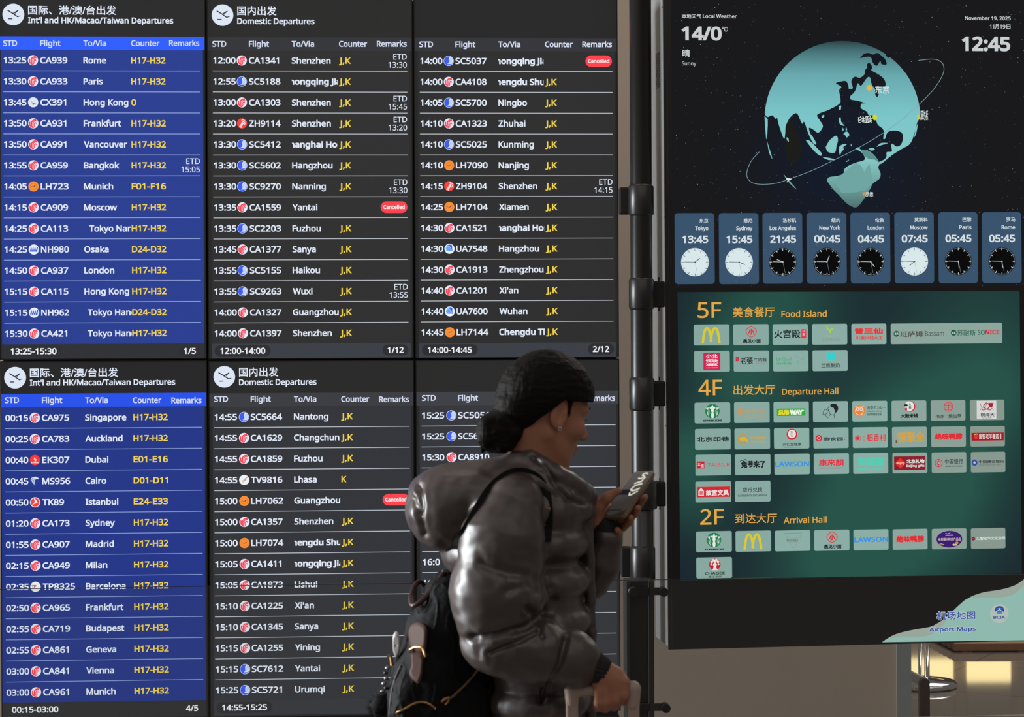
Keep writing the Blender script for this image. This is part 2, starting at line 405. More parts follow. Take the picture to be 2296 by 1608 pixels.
# edges of each screen in the photograph (left, right, top, bottom), then its first and last row centres and its columns at the first row
LAY = {
 'A': dict(e=(-3, 462, -6, 806), y=(135.5, 747.5), t=8, lg=74, f=90, d=187, c=294, r=447, hd=(82, 112), ht=97, hx=(7, 90, 187, 294, 447), ft=(771, 805), fl=('13:25-15:30', 24, 125, 788), fr=('1/5', 412, 439, 787)),
 'B': dict(e=(465, 926, -6, 805), y=(136, 747), t=478, lg=542, f=558, d=654, c=760, r=912, hd=(84, 114), ht=98.5, hx=(476, 558, 654, 760, 912), ft=(770, 803), fl=('12:00-14:00', 494, 594, 787), fr=('1/12', 869, 905, 785)),
 'C': dict(e=(929, 1386, -6, 803), y=(137, 744.5), t=942, lg=1006, f=1021, d=1117, c=1222, r=1372, hd=(85, 115), ht=99.5, hx=(940, 1021, 1117, 1222, 1372), ft=(769, 801), fl=('14:00-14:45', 959, 1058, 785), fr=('2/12', 1329, 1366, 783)),
 'D': dict(e=(2, 466, 809, 1613), y=(936, 1550.5), t=12, lg=78, f=94, d=191, c=299, r=452, hd=(882, 912.5), ht=897.5, hx=(11, 94, 191, 298, 452), ft=(1573, 1609), fl=('00:15-03:00', 27, 129, 1592), fr=('4/5', 417, 444, 1588)),
 'E': dict(e=(469, 930, 808, 1607), y=(934, 1545.5), t=481, lg=547, f=562, d=659, c=765, r=917, hd=(881, 911), ht=895, hx=(480, 562, 659, 765, 917), ft=(1569, 1602), fl=('14:55-15:25', 498, 598, 1587), fr=('3/12', 873, 909, 1585)),
 'F': dict(e=(933, 1390, 806, 1597), y=(930.5, 1539.5), t=946, lg=1012, f=1027, d=1122, c=1227, r=1379, hd=(878, 908), ht=892.5, hx=(946, 1027, 1122, 1227, 1379), ft=(1563, 1593), fl=('', 0, 0, 0), fr=('4/12', 1334, 1372, 1580)),
}
COL = {  # title ground, header bar, rows, footer, rule
 'A': ('#262628', '#2b5dfb', '#263c90', '#2d2e33', '#9fb2e6'), 'D': ('#222224', '#2450ea', '#1f3486', '#2b2b2d', '#93a8e0'),
 'B': ('#272727', '#323338', '#2d2d2e', '#393d45', '#cfd3dc'), 'C': ('#232324', '#323338', '#2b2b2c', '#393d45', '#cfd3dc'),
 'E': ('#262626', '#3a3b40', '#313338', '#34373d', '#cfd6e2'), 'F': ('#272727', '#3d3f45', '#33353a', '#3d424a', '#cfd6e2'),
}
SLAB = {
 'A': 'blue lit screen of international departures, upper of the two, page 1/5',
 'B': 'dark screen of domestic departures from 12:00 to 14:00, upper row middle',
 'C': 'dark screen of flights 14:00 to 14:45, upper row beside the black post',
 'D': 'blue lit screen of international departures, lower of the two, page 4/5',
 'E': 'dark screen of domestic departures from 14:55 to 15:25, below the 12:00 screen',
 'F': 'dark departures screen half hidden behind the walking person',
}
GROW = 'flight departure screens stacked in a wall'
def build_screen(key):
    L = LAY[key]; cT, cH, cR, cF, cL = COL[key]
    yb, yt = L['e'][3], L['e'][2]; xl, xr = L['e'][0], L['e'][1]; ym = (yb + yt) / 2
    u0 = BOARD.uv(xl, ym)[0]; u1 = BOARD.uv(xr, ym)[0]
    v0 = BOARD.uv((xl + xr) / 2, yb)[1]; v1 = BOARD.uv((xl + xr) / 2, yt)[1]
    bu, bv = (u0 + u1) / 2, v0
    root = thing('departure_screen', SLAB[key], 'screen', BOARD.mat(bu, bv), GROW)
    off = (bu, 0, bv)
    w0 = 0.0
    U = lambda px, py: BOARD.uv(px, py)[0]
    Vv = lambda px, py: BOARD.uv(px, py)[1]
    xm = (xl + xr) / 2
    g = 2.2 * MPP
    MB().box(u0 + 2e-4, 0.0005, v0 + 2e-4, u1 - 2e-4, 0.06, v1 - 2e-4, BLACKP).build('housing', root, off)
    fr = MB()
    for a, b_, c_, d_ in ((u0, v0, u0 + g, v1), (u1 - g, v0, u1, v1), (u0 + g, v0, u1 - g, v0 + g), (u0 + g, v1 - g, u1 - g, v1)):
        fr.box(a + 2e-4, -0.004, b_ + 2e-4, c_ - 2e-4, 0.0004, d_ - 2e-4, BEZEL)
    fr.build('bezel', root, off)
    p = MB()
    hv0, hv1 = Vv(xm, L['hd'][1]), Vv(xm, L['hd'][0]); fv0, fv1 = Vv(xm, L['ft'][1]), Vv(xm, L['ft'][0])
    blue = key in 'AD'
    ru0 = U(xl + 9, ym) if not blue else U(xl + (6 if key == 'A' else 2), ym); ru1 = U(xr - (7 if not blue else 6), ym)
    p.rect(u0 + g, v0 + g, u1 - g, v1 - g, panel_mat('p', cT), 2e-4)
    p.rect(ru0, fv1, ru1, hv0, panel_mat('p', cR), 4e-4)
    p.build('display_panel', root, off)
    # title
    if key in 'ABDE':
        ix, iy = {'A': (30, 32.5), 'B': (499, 34), 'D': (34, 847), 'E': (503, 845)}[key]
        takeoff_icon(*BOARD.uv(ix, iy), 24 * MPP, 6e-4).build('departure_icon', root, off)
        t = MB(); w = 6e-4
        cj, en, x0, x1, x2, a, b_, base = {'A': ('国际、港/澳/台出发', "Int'l and HK/Macao/Taiwan Departures", 63, 261, 383.5, 12, 33, 52), 'B': ('国内出发', 'Domestic Departures', 532, 620, 704, 13.5, 34.5, 54), 'D': ('国际、港/澳/台出发', "Int'l and HK/Macao/Taiwan Departures", 67, 265, 388, 825.5, 846.5, 865), 'E': ('国内出发', 'Domestic Departures', 536, 624, 708.5, 824, 845, 864)}[key]
        t.textbox(cj, U(x0, a), Vv(x0, b_), U(x1, a), Vv(x0, a), EM(WHITE), w, .014)
        t.text(en, U(x0, base), Vv(x0, base), 13.3 * MPP, EM(WHITE), w, width=(x2 - x0) * MPP)
        t.build('title_lettering', root, off)
    h = MB()
    h.rect(U(xl + (0 if blue else 2), ym) + g * (1 if blue else 0), hv0, u1 - g, hv1, panel_mat('p', cH), 6e-4)
    for s, px, wd in zip(('STD', 'Flight', 'To/Via', 'Counter', 'Remarks'), L['hx'], (31, 45, 50, 63, 67)):
        al = 'r' if s == 'Remarks' else 'l'
        h.text(s, U(px, L['ht']), Vv(px, L['ht'] + 6.6), 13.0 * MPP, EM('#d3dcf2'), 8e-4, width=wd * MPP, align=al)
    h.build('column_header', root, off)
    # rows
    ua, ub = BOARD.uv(L['t'], L['y'][0]), BOARD.uv(L['t'], L['y'][1])
    vA = Vv(xm, L['y'][0]); vB = Vv(xm, L['y'][1])
    col = {k: U(L[k], L['y'][0]) for k in ('t', 'lg', 'f', 'd', 'c', 'r')}
    dv = (vA - vB) / 13
    wh, ye = EM(WHITE), EM(YEL)
    for i, row in enumerate(ROWS[key]):
        v = vA - i * dv; base = v - 7.0 * MPP; cap = 14.0 * MPP; w = 6e-4
        r = MB(); tm, fl, de, co = row[:4]; rm = row[4] if len(row) > 4 else ''
        if tm: r.text(tm, col['t'], base, cap, wh, w, width=50 * MPP * (1 if len(tm) == 5 else {4: .78, 3: .53}.get(len(tm), .6)))
        if fl:
            wf = {'SC5051': 69, 'SC56': 45}.get(fl, {5: 60, 6: 70, 4: 48}[len(fl)] + (1.5 if fl[:2] in ('NH', 'MS', 'LH', 'TP') else 0) - (3 if fl.endswith('1') else 0))
            r.text(fl, col['f'], base, cap, wh, w, width=wf * MPP)
        if de:
            sh = 0; cl = None; s = de
            if de[0] == '<':
                s = de[1:]; x0 = col['d'] - (5 if not s.startswith('Ch') else 1) * MPP; cl = (col['d'], col['d'] + 102 * MPP)
                r.text(s, x0, base, cap, wh, w, width=wd_(s) * 1.03, bold=.034, clip=cl)
            elif de[0] == '+':
                s = de[1:]; x0 = col['d'] + (11 if 'Nar' in s else 7) * MPP; cl = (x0, col['d'] + 104.5 * MPP)
                r.text(s, x0, base, cap, wh, w, width=wd_(s), clip=cl)
            else: r.text(s, col['d'], base, cap, wh, w, width=wd_(de))
        if co: r.text(co.replace('-', '\u2013') if LATIN is None else co, col['c'], base, cap, ye, w, width={7: 76, 3: 26.5, 1: 11}[len(co)] * MPP)
        if rm.startswith('ETD'):
            r.text('ETD', col['r'], v + 2.8 * MPP, 12.6 * MPP, wh, w, align='r', bold=.004, width=30 * MPP)
            r.text(rm[4:], col['r'], v - 15.4 * MPP, 12.6 * MPP, wh, w, align='r', bold=.004, width=41 * MPP)
        if i < 13: r.rect(col['t'] - 1 * MPP, v - dv / 2 - .65 * MPP, col['r'] + 1 * MPP, v - dv / 2 + .65 * MPP, EM(cL), w)
        ro = r.build('flight_row', root, off)
        code = fl[:2]
        if code and fl:
            airline_mark(code, col['lg'], v, 11.3 * MPP, 6e-4).build('airline_badge', ro, off)
        if rm == 'X':
            k = MB(); k.rrect(col['r'] - 60 * MPP, v - 13 * MPP, col['r'], v + 13 * MPP, 13 * MPP, EM(RED), 6e-4)
            k.text('Cancelled', col['r'] - 30 * MPP, v - 4 * MPP, 8.6 * MPP, EM('#ffe9ee'), 8e-4, align='c', bold=.03, width=48 * MPP)
            kb = k.build('cancelled_badge', ro, off); kb['label'] = 'red pill reading Cancelled'
    f = MB()
    f.rect(ru0, fv0, ru1, fv1, panel_mat('p', cF), 6e-4)
    pill = panel_mat('p', '#2a2b2f')
    for txt, a, b_, yy in (L['fl'], L['fr']):
        if not txt: continue
        pu = 13 if txt is L['fl'][0] else 11
        if key != 'D':
            f.rrect(U(a - pu, yy), Vv(a, yy + 12.5), U(b_ + pu, yy), Vv(a, yy - 12.5), 12 * MPP, pill, 8e-4)
        f.text(txt, U(a, yy), Vv(a, yy + 6.8), 13.4 * MPP, EM('#eef1f6'), 1e-3, width=(b_ - a) * MPP)
    f.build('footer_bar', root, off)
    return root
for k_ in 'ABCDEF': build_screen(k_)

# steel back frame and plinth that carry the screens
u0_, u1_ = BOARD.uv(-3, 720)[0], BOARD.uv(1389, 720)[0]
vfl = -BOARD.O.z
base = thing('screen_stand', 'black plinth and back frame carrying the wall of departure screens', 'stand', BOARD.mat((u0_ + u1_) / 2, vfl))
off = ((u0_ + u1_) / 2, 0, vfl)
vt, vb = BOARD.uv(600, -6)[1], BOARD.uv(600, 1609)[1]
MB().box(u0_ + .006, 0.0, vfl, u1_ - .006, 0.3, vb - .012, BLACKP).build('plinth', base, off)
b = MB()
for k in range(4):
    u = u0_ + .05 + (u1_ - u0_ - .1) * k / 3
    b.box(u - .03, 0.07, vb - .012, u + .03, 0.12, vt, BLACKP)
b.box(u0_ + .004, 0.062, vb - .012, u1_ - .004, 0.07, vt, BLACKP)
b.build('back_frame', base, off)
# ------------------------------------------------------------------ the information kiosk
KP = Plane(1900, 720, 7.5, 0.111, 0.004)
KM = KP.uv(1901, 720)[0] - KP.uv(1900, 720)[0]
KU = lambda px, py: KP.uv(px, py)[0]
KV = lambda px, py: KP.uv(px, py)[1]
ku0, ku1 = KU(1493, 730), KU(2314, 730)
kv0 = KP.uv(1900, 1447)[1]; kv1 = 1.2
kiosk = thing('information_kiosk', 'tall hanging information display with globe, world clocks and shop directory', 'display', KP.mat((ku0 + ku1) / 2, kv0))
KOFF = ((ku0 + ku1) / 2, 0, kv0)
kb = lambda b, n, p=None, **k: b.build(n, p or kiosk, KOFF, **k)
GREYP = PM('grey_painted_steel', (0.3, 0.305, 0.305), 0.5, var=0.05, bscale=8)
KFRAME = PM('black_glass_front', (0.011, 0.0105, 0.01), 0.3, spec=.6)
KD = 0.27
c = MB().box(ku0 + .004, .012, kv0 + .006, ku1 - .004, KD, kv1 - .004, GREYP)
kb(c, 'casing')
# vent slots and screws on the side that shows
vq = MB(); SLOT = PM('dark_slot', (0.03, 0.03, 0.03), 0.6)
sv0, sv1 = KV(1490, 187), KV(1490, 110)
for k in range(22):
    v = sv0 + (sv1 - sv0) * k / 21
    vq.box(ku0 + .0028, .09, v, ku0 + .0045, .17, v + .0022, SLOT)
kb(vq, 'side_vent')
for yy in (14, 488, 958):
    sq = MB()
    sq.box(ku0 + .0025, .036, KV(1490, yy), ku0 + .0045, .041, KV(1490, yy) + .005, SLOT)
    kb(sq, 'side_screw')
MBf = MB().box(ku0, 0.0, kv0, ku1, .012, kv1, KFRAME)
kb(MBf, 'front_glass')
tr = MB(); TRIM = PM('dark_edge_strip', (0.045, 0.04, 0.036), 0.35)
x9 = KU(1500.5, 730)
tr.box(x9, -.0012, kv0 + .012, x9 + .0016, .0005, kv1 - .01, TRIM)
kb(tr, 'edge_strip')

def dir_mat():
    m = bpy.data.materials.new('directory_ground'); m.use_nodes = True; nt = m.node_tree; nt.nodes.clear()
    e = nt.nodes.new('ShaderNodeEmission'); o = nt.nodes.new('ShaderNodeOutputMaterial'); a = nt.nodes.new('ShaderNodeAttribute'); a.attribute_name = 'artwork'
    nt.links.new(a.outputs['Color'], e.inputs[0]); nt.links.new(e.outputs[0], o.inputs[0]); m.cycles.emission_sampling = 'NONE'
    return m
# --- globe screen: star field, globe, orbit, weather and date
gs = MB()
NS = 20; scol = []; SP = []
ga, gb, gc_, gd = KU(1507, 300), KV(1900, 644), KU(2307, 300), kv1 - .01
for j in range(NS + 1):
    for i in range(NS + 1):
        u, v = ga + (gc_ - ga) * i / NS, gb + (gd - gb) * j / NS; SP.append((u, v))
        gq = math.exp(-(((u - KU(1890, 330)) / .26) ** 2 + ((v - KV(1890, 360)) / .24) ** 2))
        n_, e_ = lin('#1a1a1c'), lin('#141c2c'); scol.append([n_[k] + (e_[k] - n_[k]) * gq for k in range(3)] + [1])
gs.flat(SP, [(j * (NS + 1) + i, j * (NS + 1) + i + 1, (j + 1) * (NS + 1) + i + 1, (j + 1) * (NS + 1) + i) for j in range(NS) for i in range(NS)], dir_mat(), 4e-4)
rnd = random.Random(5)
stars = [(EM('#5d6166'), 1.1), (EM('#8b9299'), 1.3), (EM('#b9c3cc'), 1.5), (EM('#5f8fc9'), 1.9)]
for k in range(1050):
    px, py = rnd.uniform(1512, 2296), rnd.uniform(8, 642)
    m, s = stars[min(3, int(rnd.random() ** 2.2 * 3.05 + (rnd.random() > .985)))]
    s *= rnd.uniform(.6, 1.15) * KM / 2
    u, v = KP.uv(px, py); gs.poly([(u - s, v), (u, v - s), (u + s, v), (u, v + s)], m, 7e-4)
so = kb(gs, 'star_field')
so.data.color_attributes.new('artwork', 'FLOAT_COLOR', 'POINT').data.foreach_set('color', [c for q in (scol + [[0, 0, 0, 1]] * (len(so.data.vertices) - len(scol))) for c in q])
GX = lambda P: [KP.uv(1660 + x / 3.923, 70 + y / 3.923) for x, y in P]
def globe_mat():
    m = bpy.data.materials.new('globe_land'); m.use_nodes = True; nt = m.node_tree; nt.nodes.clear()
    e = nt.nodes.new('ShaderNodeEmission'); o = nt.nodes.new('ShaderNodeOutputMaterial')
    tc = nt.nodes.new('ShaderNodeTexCoord'); sp = nt.nodes.new('ShaderNodeSeparateXYZ'); mr = nt.nodes.new('ShaderNodeMapRange'); rp = nt.nodes.new('ShaderNodeValToRGB')
    mr.inputs['From Min'].default_value = KV(1890, 470) - kv0; mr.inputs['From Max'].default_value = KV(1890, 92) - kv0
    for l in ((tc.outputs['Object'], sp.inputs[0]), (sp.outputs['Z'], mr.inputs['Value']), (mr.outputs[0], rp.inputs[0]), (rp.outputs[0], e.inputs[0]), (e.outputs[0], o.inputs[0])): nt.links.new(*l)
    el = rp.color_ramp.elements
    for pos, h in ((0.0, '#4c6a68'), (.3, '#86c8c4'), (.55, '#7cc6ca'), (.8, '#68a9ae'), (.93, '#4a777c'), (1.0, '#2c4145')):
        x = el[0] if pos == 0 else (el[-1] if pos == 1 else el.new(pos)); x.color = lin(h)
    m.cycles.emission_sampling = 'NONE'
    return m
GLAND = globe_mat(); OCEAN = EM('#15191f'); AFR = EM('#1d1e1c')
g = MB()
gc = (898, 772); gr = 685
arc = [(gc[0] + gr * math.cos(a), gc[1] - gr * math.sin(a)) for a in [math.radians(5 + (175.5 - 5) * k / 40) for k in range(41)]]
land = arc + [(218, 735), (240, 755), (280, 740), (310, 772), (322, 762), (340, 830), (382, 945), (394, 900), (400, 830), (440, 755), (495, 722), (530, 790), (545, 815), (562, 800), (600, 905), (640, 985), (668, 992), (640, 935), (615, 900), (603, 850), (640, 865), (685, 893), (725, 840), (705, 795), (675, 748), (690, 725), (780, 690), (868, 640), (880, 600), (868, 520), (888, 490), (840, 458), (880, 443), (930, 440), (950, 480), (955, 508), (988, 500), (975, 440), (1005, 400), (1050, 410), (1092, 378), (1095, 345), (1122, 320), (1160, 350), (1215, 380), (1262, 420), (1278, 465), (1270, 490), (1225, 505), (1215, 560), (1200, 578), (1185, 555), (1185, 512), (1155, 470), (1140, 408), (1112, 412), (1062, 480), (1032, 458), (1012, 520), (985, 555), (968, 570), (970, 600), (1030, 612), (1095, 632), (1060, 640), (1058, 672), (1078, 690), (1112, 708), (1130, 740), (1165, 742), (1195, 790), (1210, 825), (1245, 852), (1262, 885), (1257, 946), (1275, 942), (1285, 905), (1310, 880), (1370, 875), (1420, 895), (1430, 945), (1410, 1000), (1370, 1015), (1338, 990), (1326, 1008), (1332, 1058), (1287, 1065), (1285, 1105), (1260, 1132), (1213, 1155), (1240, 1165), (1330, 1092), (1420, 1035), (1492, 990), (1530, 900), (1552, 810), (1575, 770)]
SM = lambda P, n=4: [tuple(p) for p in smooth_line([Vector(q) for q in list(P) + [P[0]]], n)][:-1]
g.poly(GX(arc + [tuple(p) for p in smooth_line([Vector(q) for q in land[41:]], 4)]), GLAND, 9e-4)
DARK = [[(1050, 238), (1085, 200), (1130, 192), (1165, 205), (1205, 192), (1240, 215), (1275, 250), (1285, 292), (1240, 290), (1230, 262), (1200, 305), (1165, 280), (1150, 235), (1120, 225)], [(1275, 205), (1332, 210), (1300, 235)], [(1112, 290), (1135, 280), (1160, 318), (1140, 345), (1118, 330)], [(938, 664), (970, 605), (1000, 655), (1058, 640), (1040, 685), (985, 655)]]
for P in DARK: g.poly(GX(SM(P)), OCEAN, 1.1e-3)
ISL = [[(575, 960), (610, 965), (680, 1035), (715, 1078), (700, 1095), (640, 1045)], [(750, 1020), (785, 960), (840, 920), (858, 955), (845, 1010), (830, 1068), (770, 1062)], [(865, 765), (880, 758), (888, 800), (915, 832), (880, 822), (868, 800)], [(905, 905), (925, 885), (945, 888), (957, 915), (935, 935), (920, 915)], [(870, 1015), (900, 995), (935, 995), (905, 1018), (908, 1040), (890, 1060), (875, 1088), (866, 1050)], [(970, 990), (980, 1005), (972, 1012)], [(722, 1110), (780, 1115), (830, 1130), (775, 1133)], [(1198, 1018), (1235, 985), (1297, 985), (1240, 1002)], [(1125, 1036), (1160, 1025), (1182, 1042), (1150, 1050)], [(212, 745), (240, 792), (228, 952)], [(235, 968), (280, 1120), (252, 1065)], [(900, 848), (908, 866), (898, 880)], [(928, 840), (938, 866), (926, 878)], [(865, 660), (885, 655), (882, 690), (866, 688)], [(712, 748), (732, 735), (738, 748), (722, 765)], [(405, 935), (420, 940), (425, 972), (410, 960)], [(380, 1262), (395, 1275), (495, 1392), (430, 1335)], [(925, 1150), (955, 1130), (945, 1145)],
 [(1540, 860), (1558, 815), (1550, 880), (1530, 932)],
 [(760, 1315), (780, 1285), (860, 1272), (912, 1250), (910, 1220), (950, 1185), (1020, 1155), (1090, 1133), (1085, 1090), (1050, 1055), (1012, 1035), (1040, 1022), (1062, 1045), (1120, 1050), (1180, 1095), (1222, 1160), (1212, 1200), (1232, 1250), (1222, 1298), (1165, 1340), (1140, 1390), (1090, 1470), (1030, 1545), (985, 1545), (930, 1510), (865, 1440), (815, 1390)]]
for P in ISL: g.poly(GX(SM(P)), GLAND, 1.1e-3)
g.poly(GX(SM([(1090, 1095), (1062, 1048), (1120, 1052), (1180, 1098), (1222, 1158), (1180, 1130), (1130, 1125)])), EM('#5d8f90'), 1.3e-3)
g.poly(GX([(845, 1300), (1010, 1160), (1060, 1180), (1090, 1245), (1110, 1200), (1135, 1165), (1165, 1335), (1100, 1400), (1000, 1420), (890, 1425), (850, 1360)]), EM('#6fa5a2'), 1.3e-3)
g.poly(GX(SM([(402, 880), (420, 800), (450, 780), (480, 860), (520, 935), (536, 1020), (525, 1105), (480, 1165), (420, 1140), (400, 1010)])), AFR, 1.0e-3)
kb(g, 'globe')
ob = MB()
orb = smooth_line([(165, 1062), (90, 1150), (55, 1260), (90, 1325), (170, 1347), (300, 1340), (420, 1305), (620, 1230), (800, 1145), (1040, 1025), (1265, 890), (1430, 770), (1575, 640), (1700, 510), (1780, 380), (1785, 300), (1745, 258), (1680, 246), (1565, 257)], 6)
ob.line(GX(orb), 1.1 * KM, EM('#7fa5a8'), 1.5e-3)
ob.poly(GX([(405, 1290), (450, 1300), (440, 1310), (425, 1312), (412, 1330), (408, 1325), (418, 1308), (402, 1303)]), EM('#dfeaea'), 1.7e-3)
for x, y, rx, ry, h in ((1133, 498, 25, 24, '#eab63a'), (1182, 760, 21, 24, '#cfd836'), (1565, 758, 12, 23, '#cfc93a'), (1086, 1432, 13, 16, '#e0913a')):
    u, v = KP.uv(1660 + x / 3.923, 70 + y / 3.923); ob.oval(u, v, rx / 3.923 * KM, ry / 3.923 * KM, EM(h), 1.7e-3, 18)
def gtext(s, x0, y0, x1, y1, mir):
    (a, b_), (c_, d_) = GX([(x0, y1), (x1, y0)]); ob.textbox(s, a, b_, c_, d_, EM('#dbe7e6'), 1.9e-3, .012, mir)
gtext('东京', 1185, 478, 1308, 550, False); gtext('纽约', 1035, 745, 1155, 808, True); gtext('洛杉矶', 1582, 695, 1650, 785, True); gtext('悉尼', 1100, 1415, 1168, 1455, True)
kb(ob, 'orbit_and_markers')
t = MB(); wt = EM('#c9cfd0')
def kt(s, x0, yt, x1, yb, b=.018, m=None, mb=None, w=9e-4, mir=False):
    (mb or t).textbox(s, KU(x0, yb), KV(x0, yb), KU(x1, yb), KV(x0, yt), m or wt, w, b, mir)
kt('本地天气', 1528.5, 31, 1572, 41.5); kt('Local Weather', 1576, 31.5, 1652, 40.7)
kb(t, 'weather_title_lettering'); t = MB()
kt('14/0', 1528, 59, 1618, 91, .035); kt('℃', 1619, 60, 1631, 71, .01)
kb(t, 'temperature_lettering'); t = MB()
kt('晴', 1530, 111, 1547, 128); kt('Sunny', 1529, 138, 1561, 149, .0)
kb(t, 'weather_lettering'); t = MB()
kt('November 19, 2025', 2163.5, 36, 2266, 46); kt('11', 2219, 55, 2229, 64.5); kt('月', 2230.5, 54.5, 2239.5, 65.5); kt('19', 2242, 55, 2254, 64.5); kt('日', 2256.5, 55, 2265.5, 65.5); kb(t, 'date_lettering'); t = MB()
kt('12:45', 2156, 81.5, 2265, 115, .035)
kb(t, 'time_lettering')

# --- world clocks
TILE = panel_mat('p', '#36516c')
CL = [('东京', 'Tokyo', '13:45', 1513, 1602, 478, 637, 1), ('悉尼', 'Sydney', '15:45', 1612, 1701, 478, 637, 1), ('洛杉矶', 'Los Angeles', '21:45', 1710, 1799, 477.5, 636, 0), ('纽约', 'New York', '00:45', 1809, 1898, 477, 636, 0), ('伦敦', 'London', '04:45', 1907, 1996, 477, 635.5, 0), ('莫斯科', 'Moscow', '07:45', 2005.5, 2094, 476.5, 635, 1), ('巴黎', 'Paris', '05:45', 2104, 2192, 476, 635, 0), ('罗马', 'Rome', '05:45', 2201.5, 2290, 476, 634.5, 0)]
for cn, en, hm, x0, x1, y0, y1, day in CL:
    b = MB(); xr = x1 - 14
    u0, v0 = KU(x0, (y0 + y1) / 2), KV((x0 + x1) / 2, y1); u1, v1 = KU(x1, (y0 + y1) / 2), KV((x0 + x1) / 2, y0)
    b.rrect(u0, v0, u1, v1, 7 * KM, TILE, 7e-4)
    wh = EM('#d5dfe2')
    wc = {2: 20, 3: 30}[len(cn)]; we = {'Tokyo': 29, 'Sydney': 36, 'Los Angeles': 59, 'New York': 47, 'London': 37, 'Moscow': 39.5, 'Paris': 28, 'Rome': 31}[en]
    kt(cn, xr - wc, y0 + 12, xr, y0 + 21.5, .014, wh, b)
    b.text(en, KU(xr, y0 + 38), KV(xr, y0 + 38), 8.6 * KM, wh, 9e-4, align='r', width=we * KM)
    kt(hm, xr - 58.5, y0 + 50.5, xr, y0 + 67.5, .03, wh, b)
    tile = kb(b, 'world_clock_tile')
    k = MB(); cu, cv = KP.uv((x0 + x1) / 2 + .5, y0 + 110); R = 30.6 * KM
    face, ink = (EM('#d9e8ea'), EM('#3a4247')) if day else (EM('#0c0c0c'), EM('#c5cdd0'))
    k.oval(cu, cv, R, R, face, 9e-4, 48)
    for q in range(60):
        a = 2 * math.pi * q / 60; big = q % 5 == 0
        r0, r1 = (.8 if big else .9), (.97 if big else .96)
        if day and not big and q % 1: continue
        k.line([(cu + r0 * R * math.sin(a), cv + r0 * R * math.cos(a)), (cu + r1 * R * math.sin(a), cv + r1 * R * math.cos(a))], R * ((.035 if day else .05) if big else .02), ink if (big or not day) else EM('#93a4a8'), 1.1e-3)
    hh, mm = [int(z) for z in hm.split(':')]
    def hand(a, l, wd, m, w): k.line([(cu - .05 * R * math.sin(a), cv - .05 * R * math.cos(a)), (cu + l * R * math.sin(a), cv + l * R * math.cos(a))], wd * R, m, w)
    hand(2 * math.pi * ((hh % 12) + mm / 60) / 12, .46, .05, ink, 1.3e-3)
    hand(2 * math.pi * 45.3 / 60, .75, .035, ink, 1.5e-3)
    hand(2 * math.pi * 28 / 60, .82, .018, EM('#8a979b'), 1.7e-3)
    k.oval(cu, cv, .05 * R, .05 * R, ink, 1.9e-3, 12)
    kb(k, 'clock_face', tile)

# --- shop directory
d = MB(); N = 28; DM = dir_mat(); cols = []
def art(x, y):
    """the directory's green aurora backdrop: x 0..1 right, y 0..1 down"""
    blobs = [(.28, .05, .16, .9), (.20, .35, .14, .75), (.02, .55, .10, .9), (.05, .72, .10, .55), (.9, .12, .22, .45), (.93, .35, .14, .6), (.62, .55, .2, .75), (.72, .68, .2, .95), (.58, .85, .2, 1.0), (.78, .45, .16, .6), (.42, .98, .16, .6), (.15, .2, .1, .4)]
    gsum = sum(a * math.exp(-((x - bx) ** 2 + ((y - by) * .84) ** 2) / (2 * (s * .75) ** 2)) for bx, by, s, a in blobs)
    gsum = min(1, gsum)
    dk = lin('#1c2930'); gn = lin('#28544a')
    return [dk[i] + (gn[i] - dk[i]) * gsum for i in range(3)] + [1]
P = []
for j in range(N + 1):
    for i in range(N + 1):
        x, y = i / N, j / N
        P.append(KP.uv((1519 + (1525.5 - 1519) * y) * (1 - x) + (2286 + 5 * y) * x, (655 + 647 * y) * (1 - x) + (652.5 + 633.5 * y) * x))
        cols.append(art(x, y))
d.flat(P, [(j * (N + 1) + i, (j + 1) * (N + 1) + i, (j + 1) * (N + 1) + i + 1, j * (N + 1) + i + 1) for j in range(N) for i in range(N)], DM, 4e-4)
do = kb(d, 'directory_screen')
ca = do.data.color_attributes.new('artwork', 'FLOAT_COLOR', 'POINT')
ca.data.foreach_set('color', [c for q in cols for c in q])
GOLD = EM('#e3a848')
for n, cn, en, x0, y0, y1, xa, xb, ya, yb, xe_, we in (('5F', '美食餐厅', 'Food Island', 1564, 678, 713.5, 1643, 1737, 688.5, 712, 1752, 101), ('4F', '出发大厅', 'Departure Hall', 1566, 852, 887, 1644.5, 1738, 863, 886, 1753.5, 125.5), ('2F', '到达大厅', 'Arrival Hall', 1570, 1142, 1177, 1648, 1742, 1152, 1174.5, 1757, 96)):
    h = MB(); kt(n, x0, y0, x0 + 53, y1, .008, GOLD, h); kb(h, 'floor_number'); h = MB(); kt(cn, xa, ya, xb, yb, .006, GOLD, h)
    h.text(en, KU(xe_, yb - .5), KV(xe_, yb - .5), 13.6 * KM, GOLD, 9e-4, width=we * KM, bold=.012)
    kb(h, 'floor_name_lettering')
BK, RD, GD, WT = '#22282a', '#e0303c', '#d3a33c', '#dfe6e2'
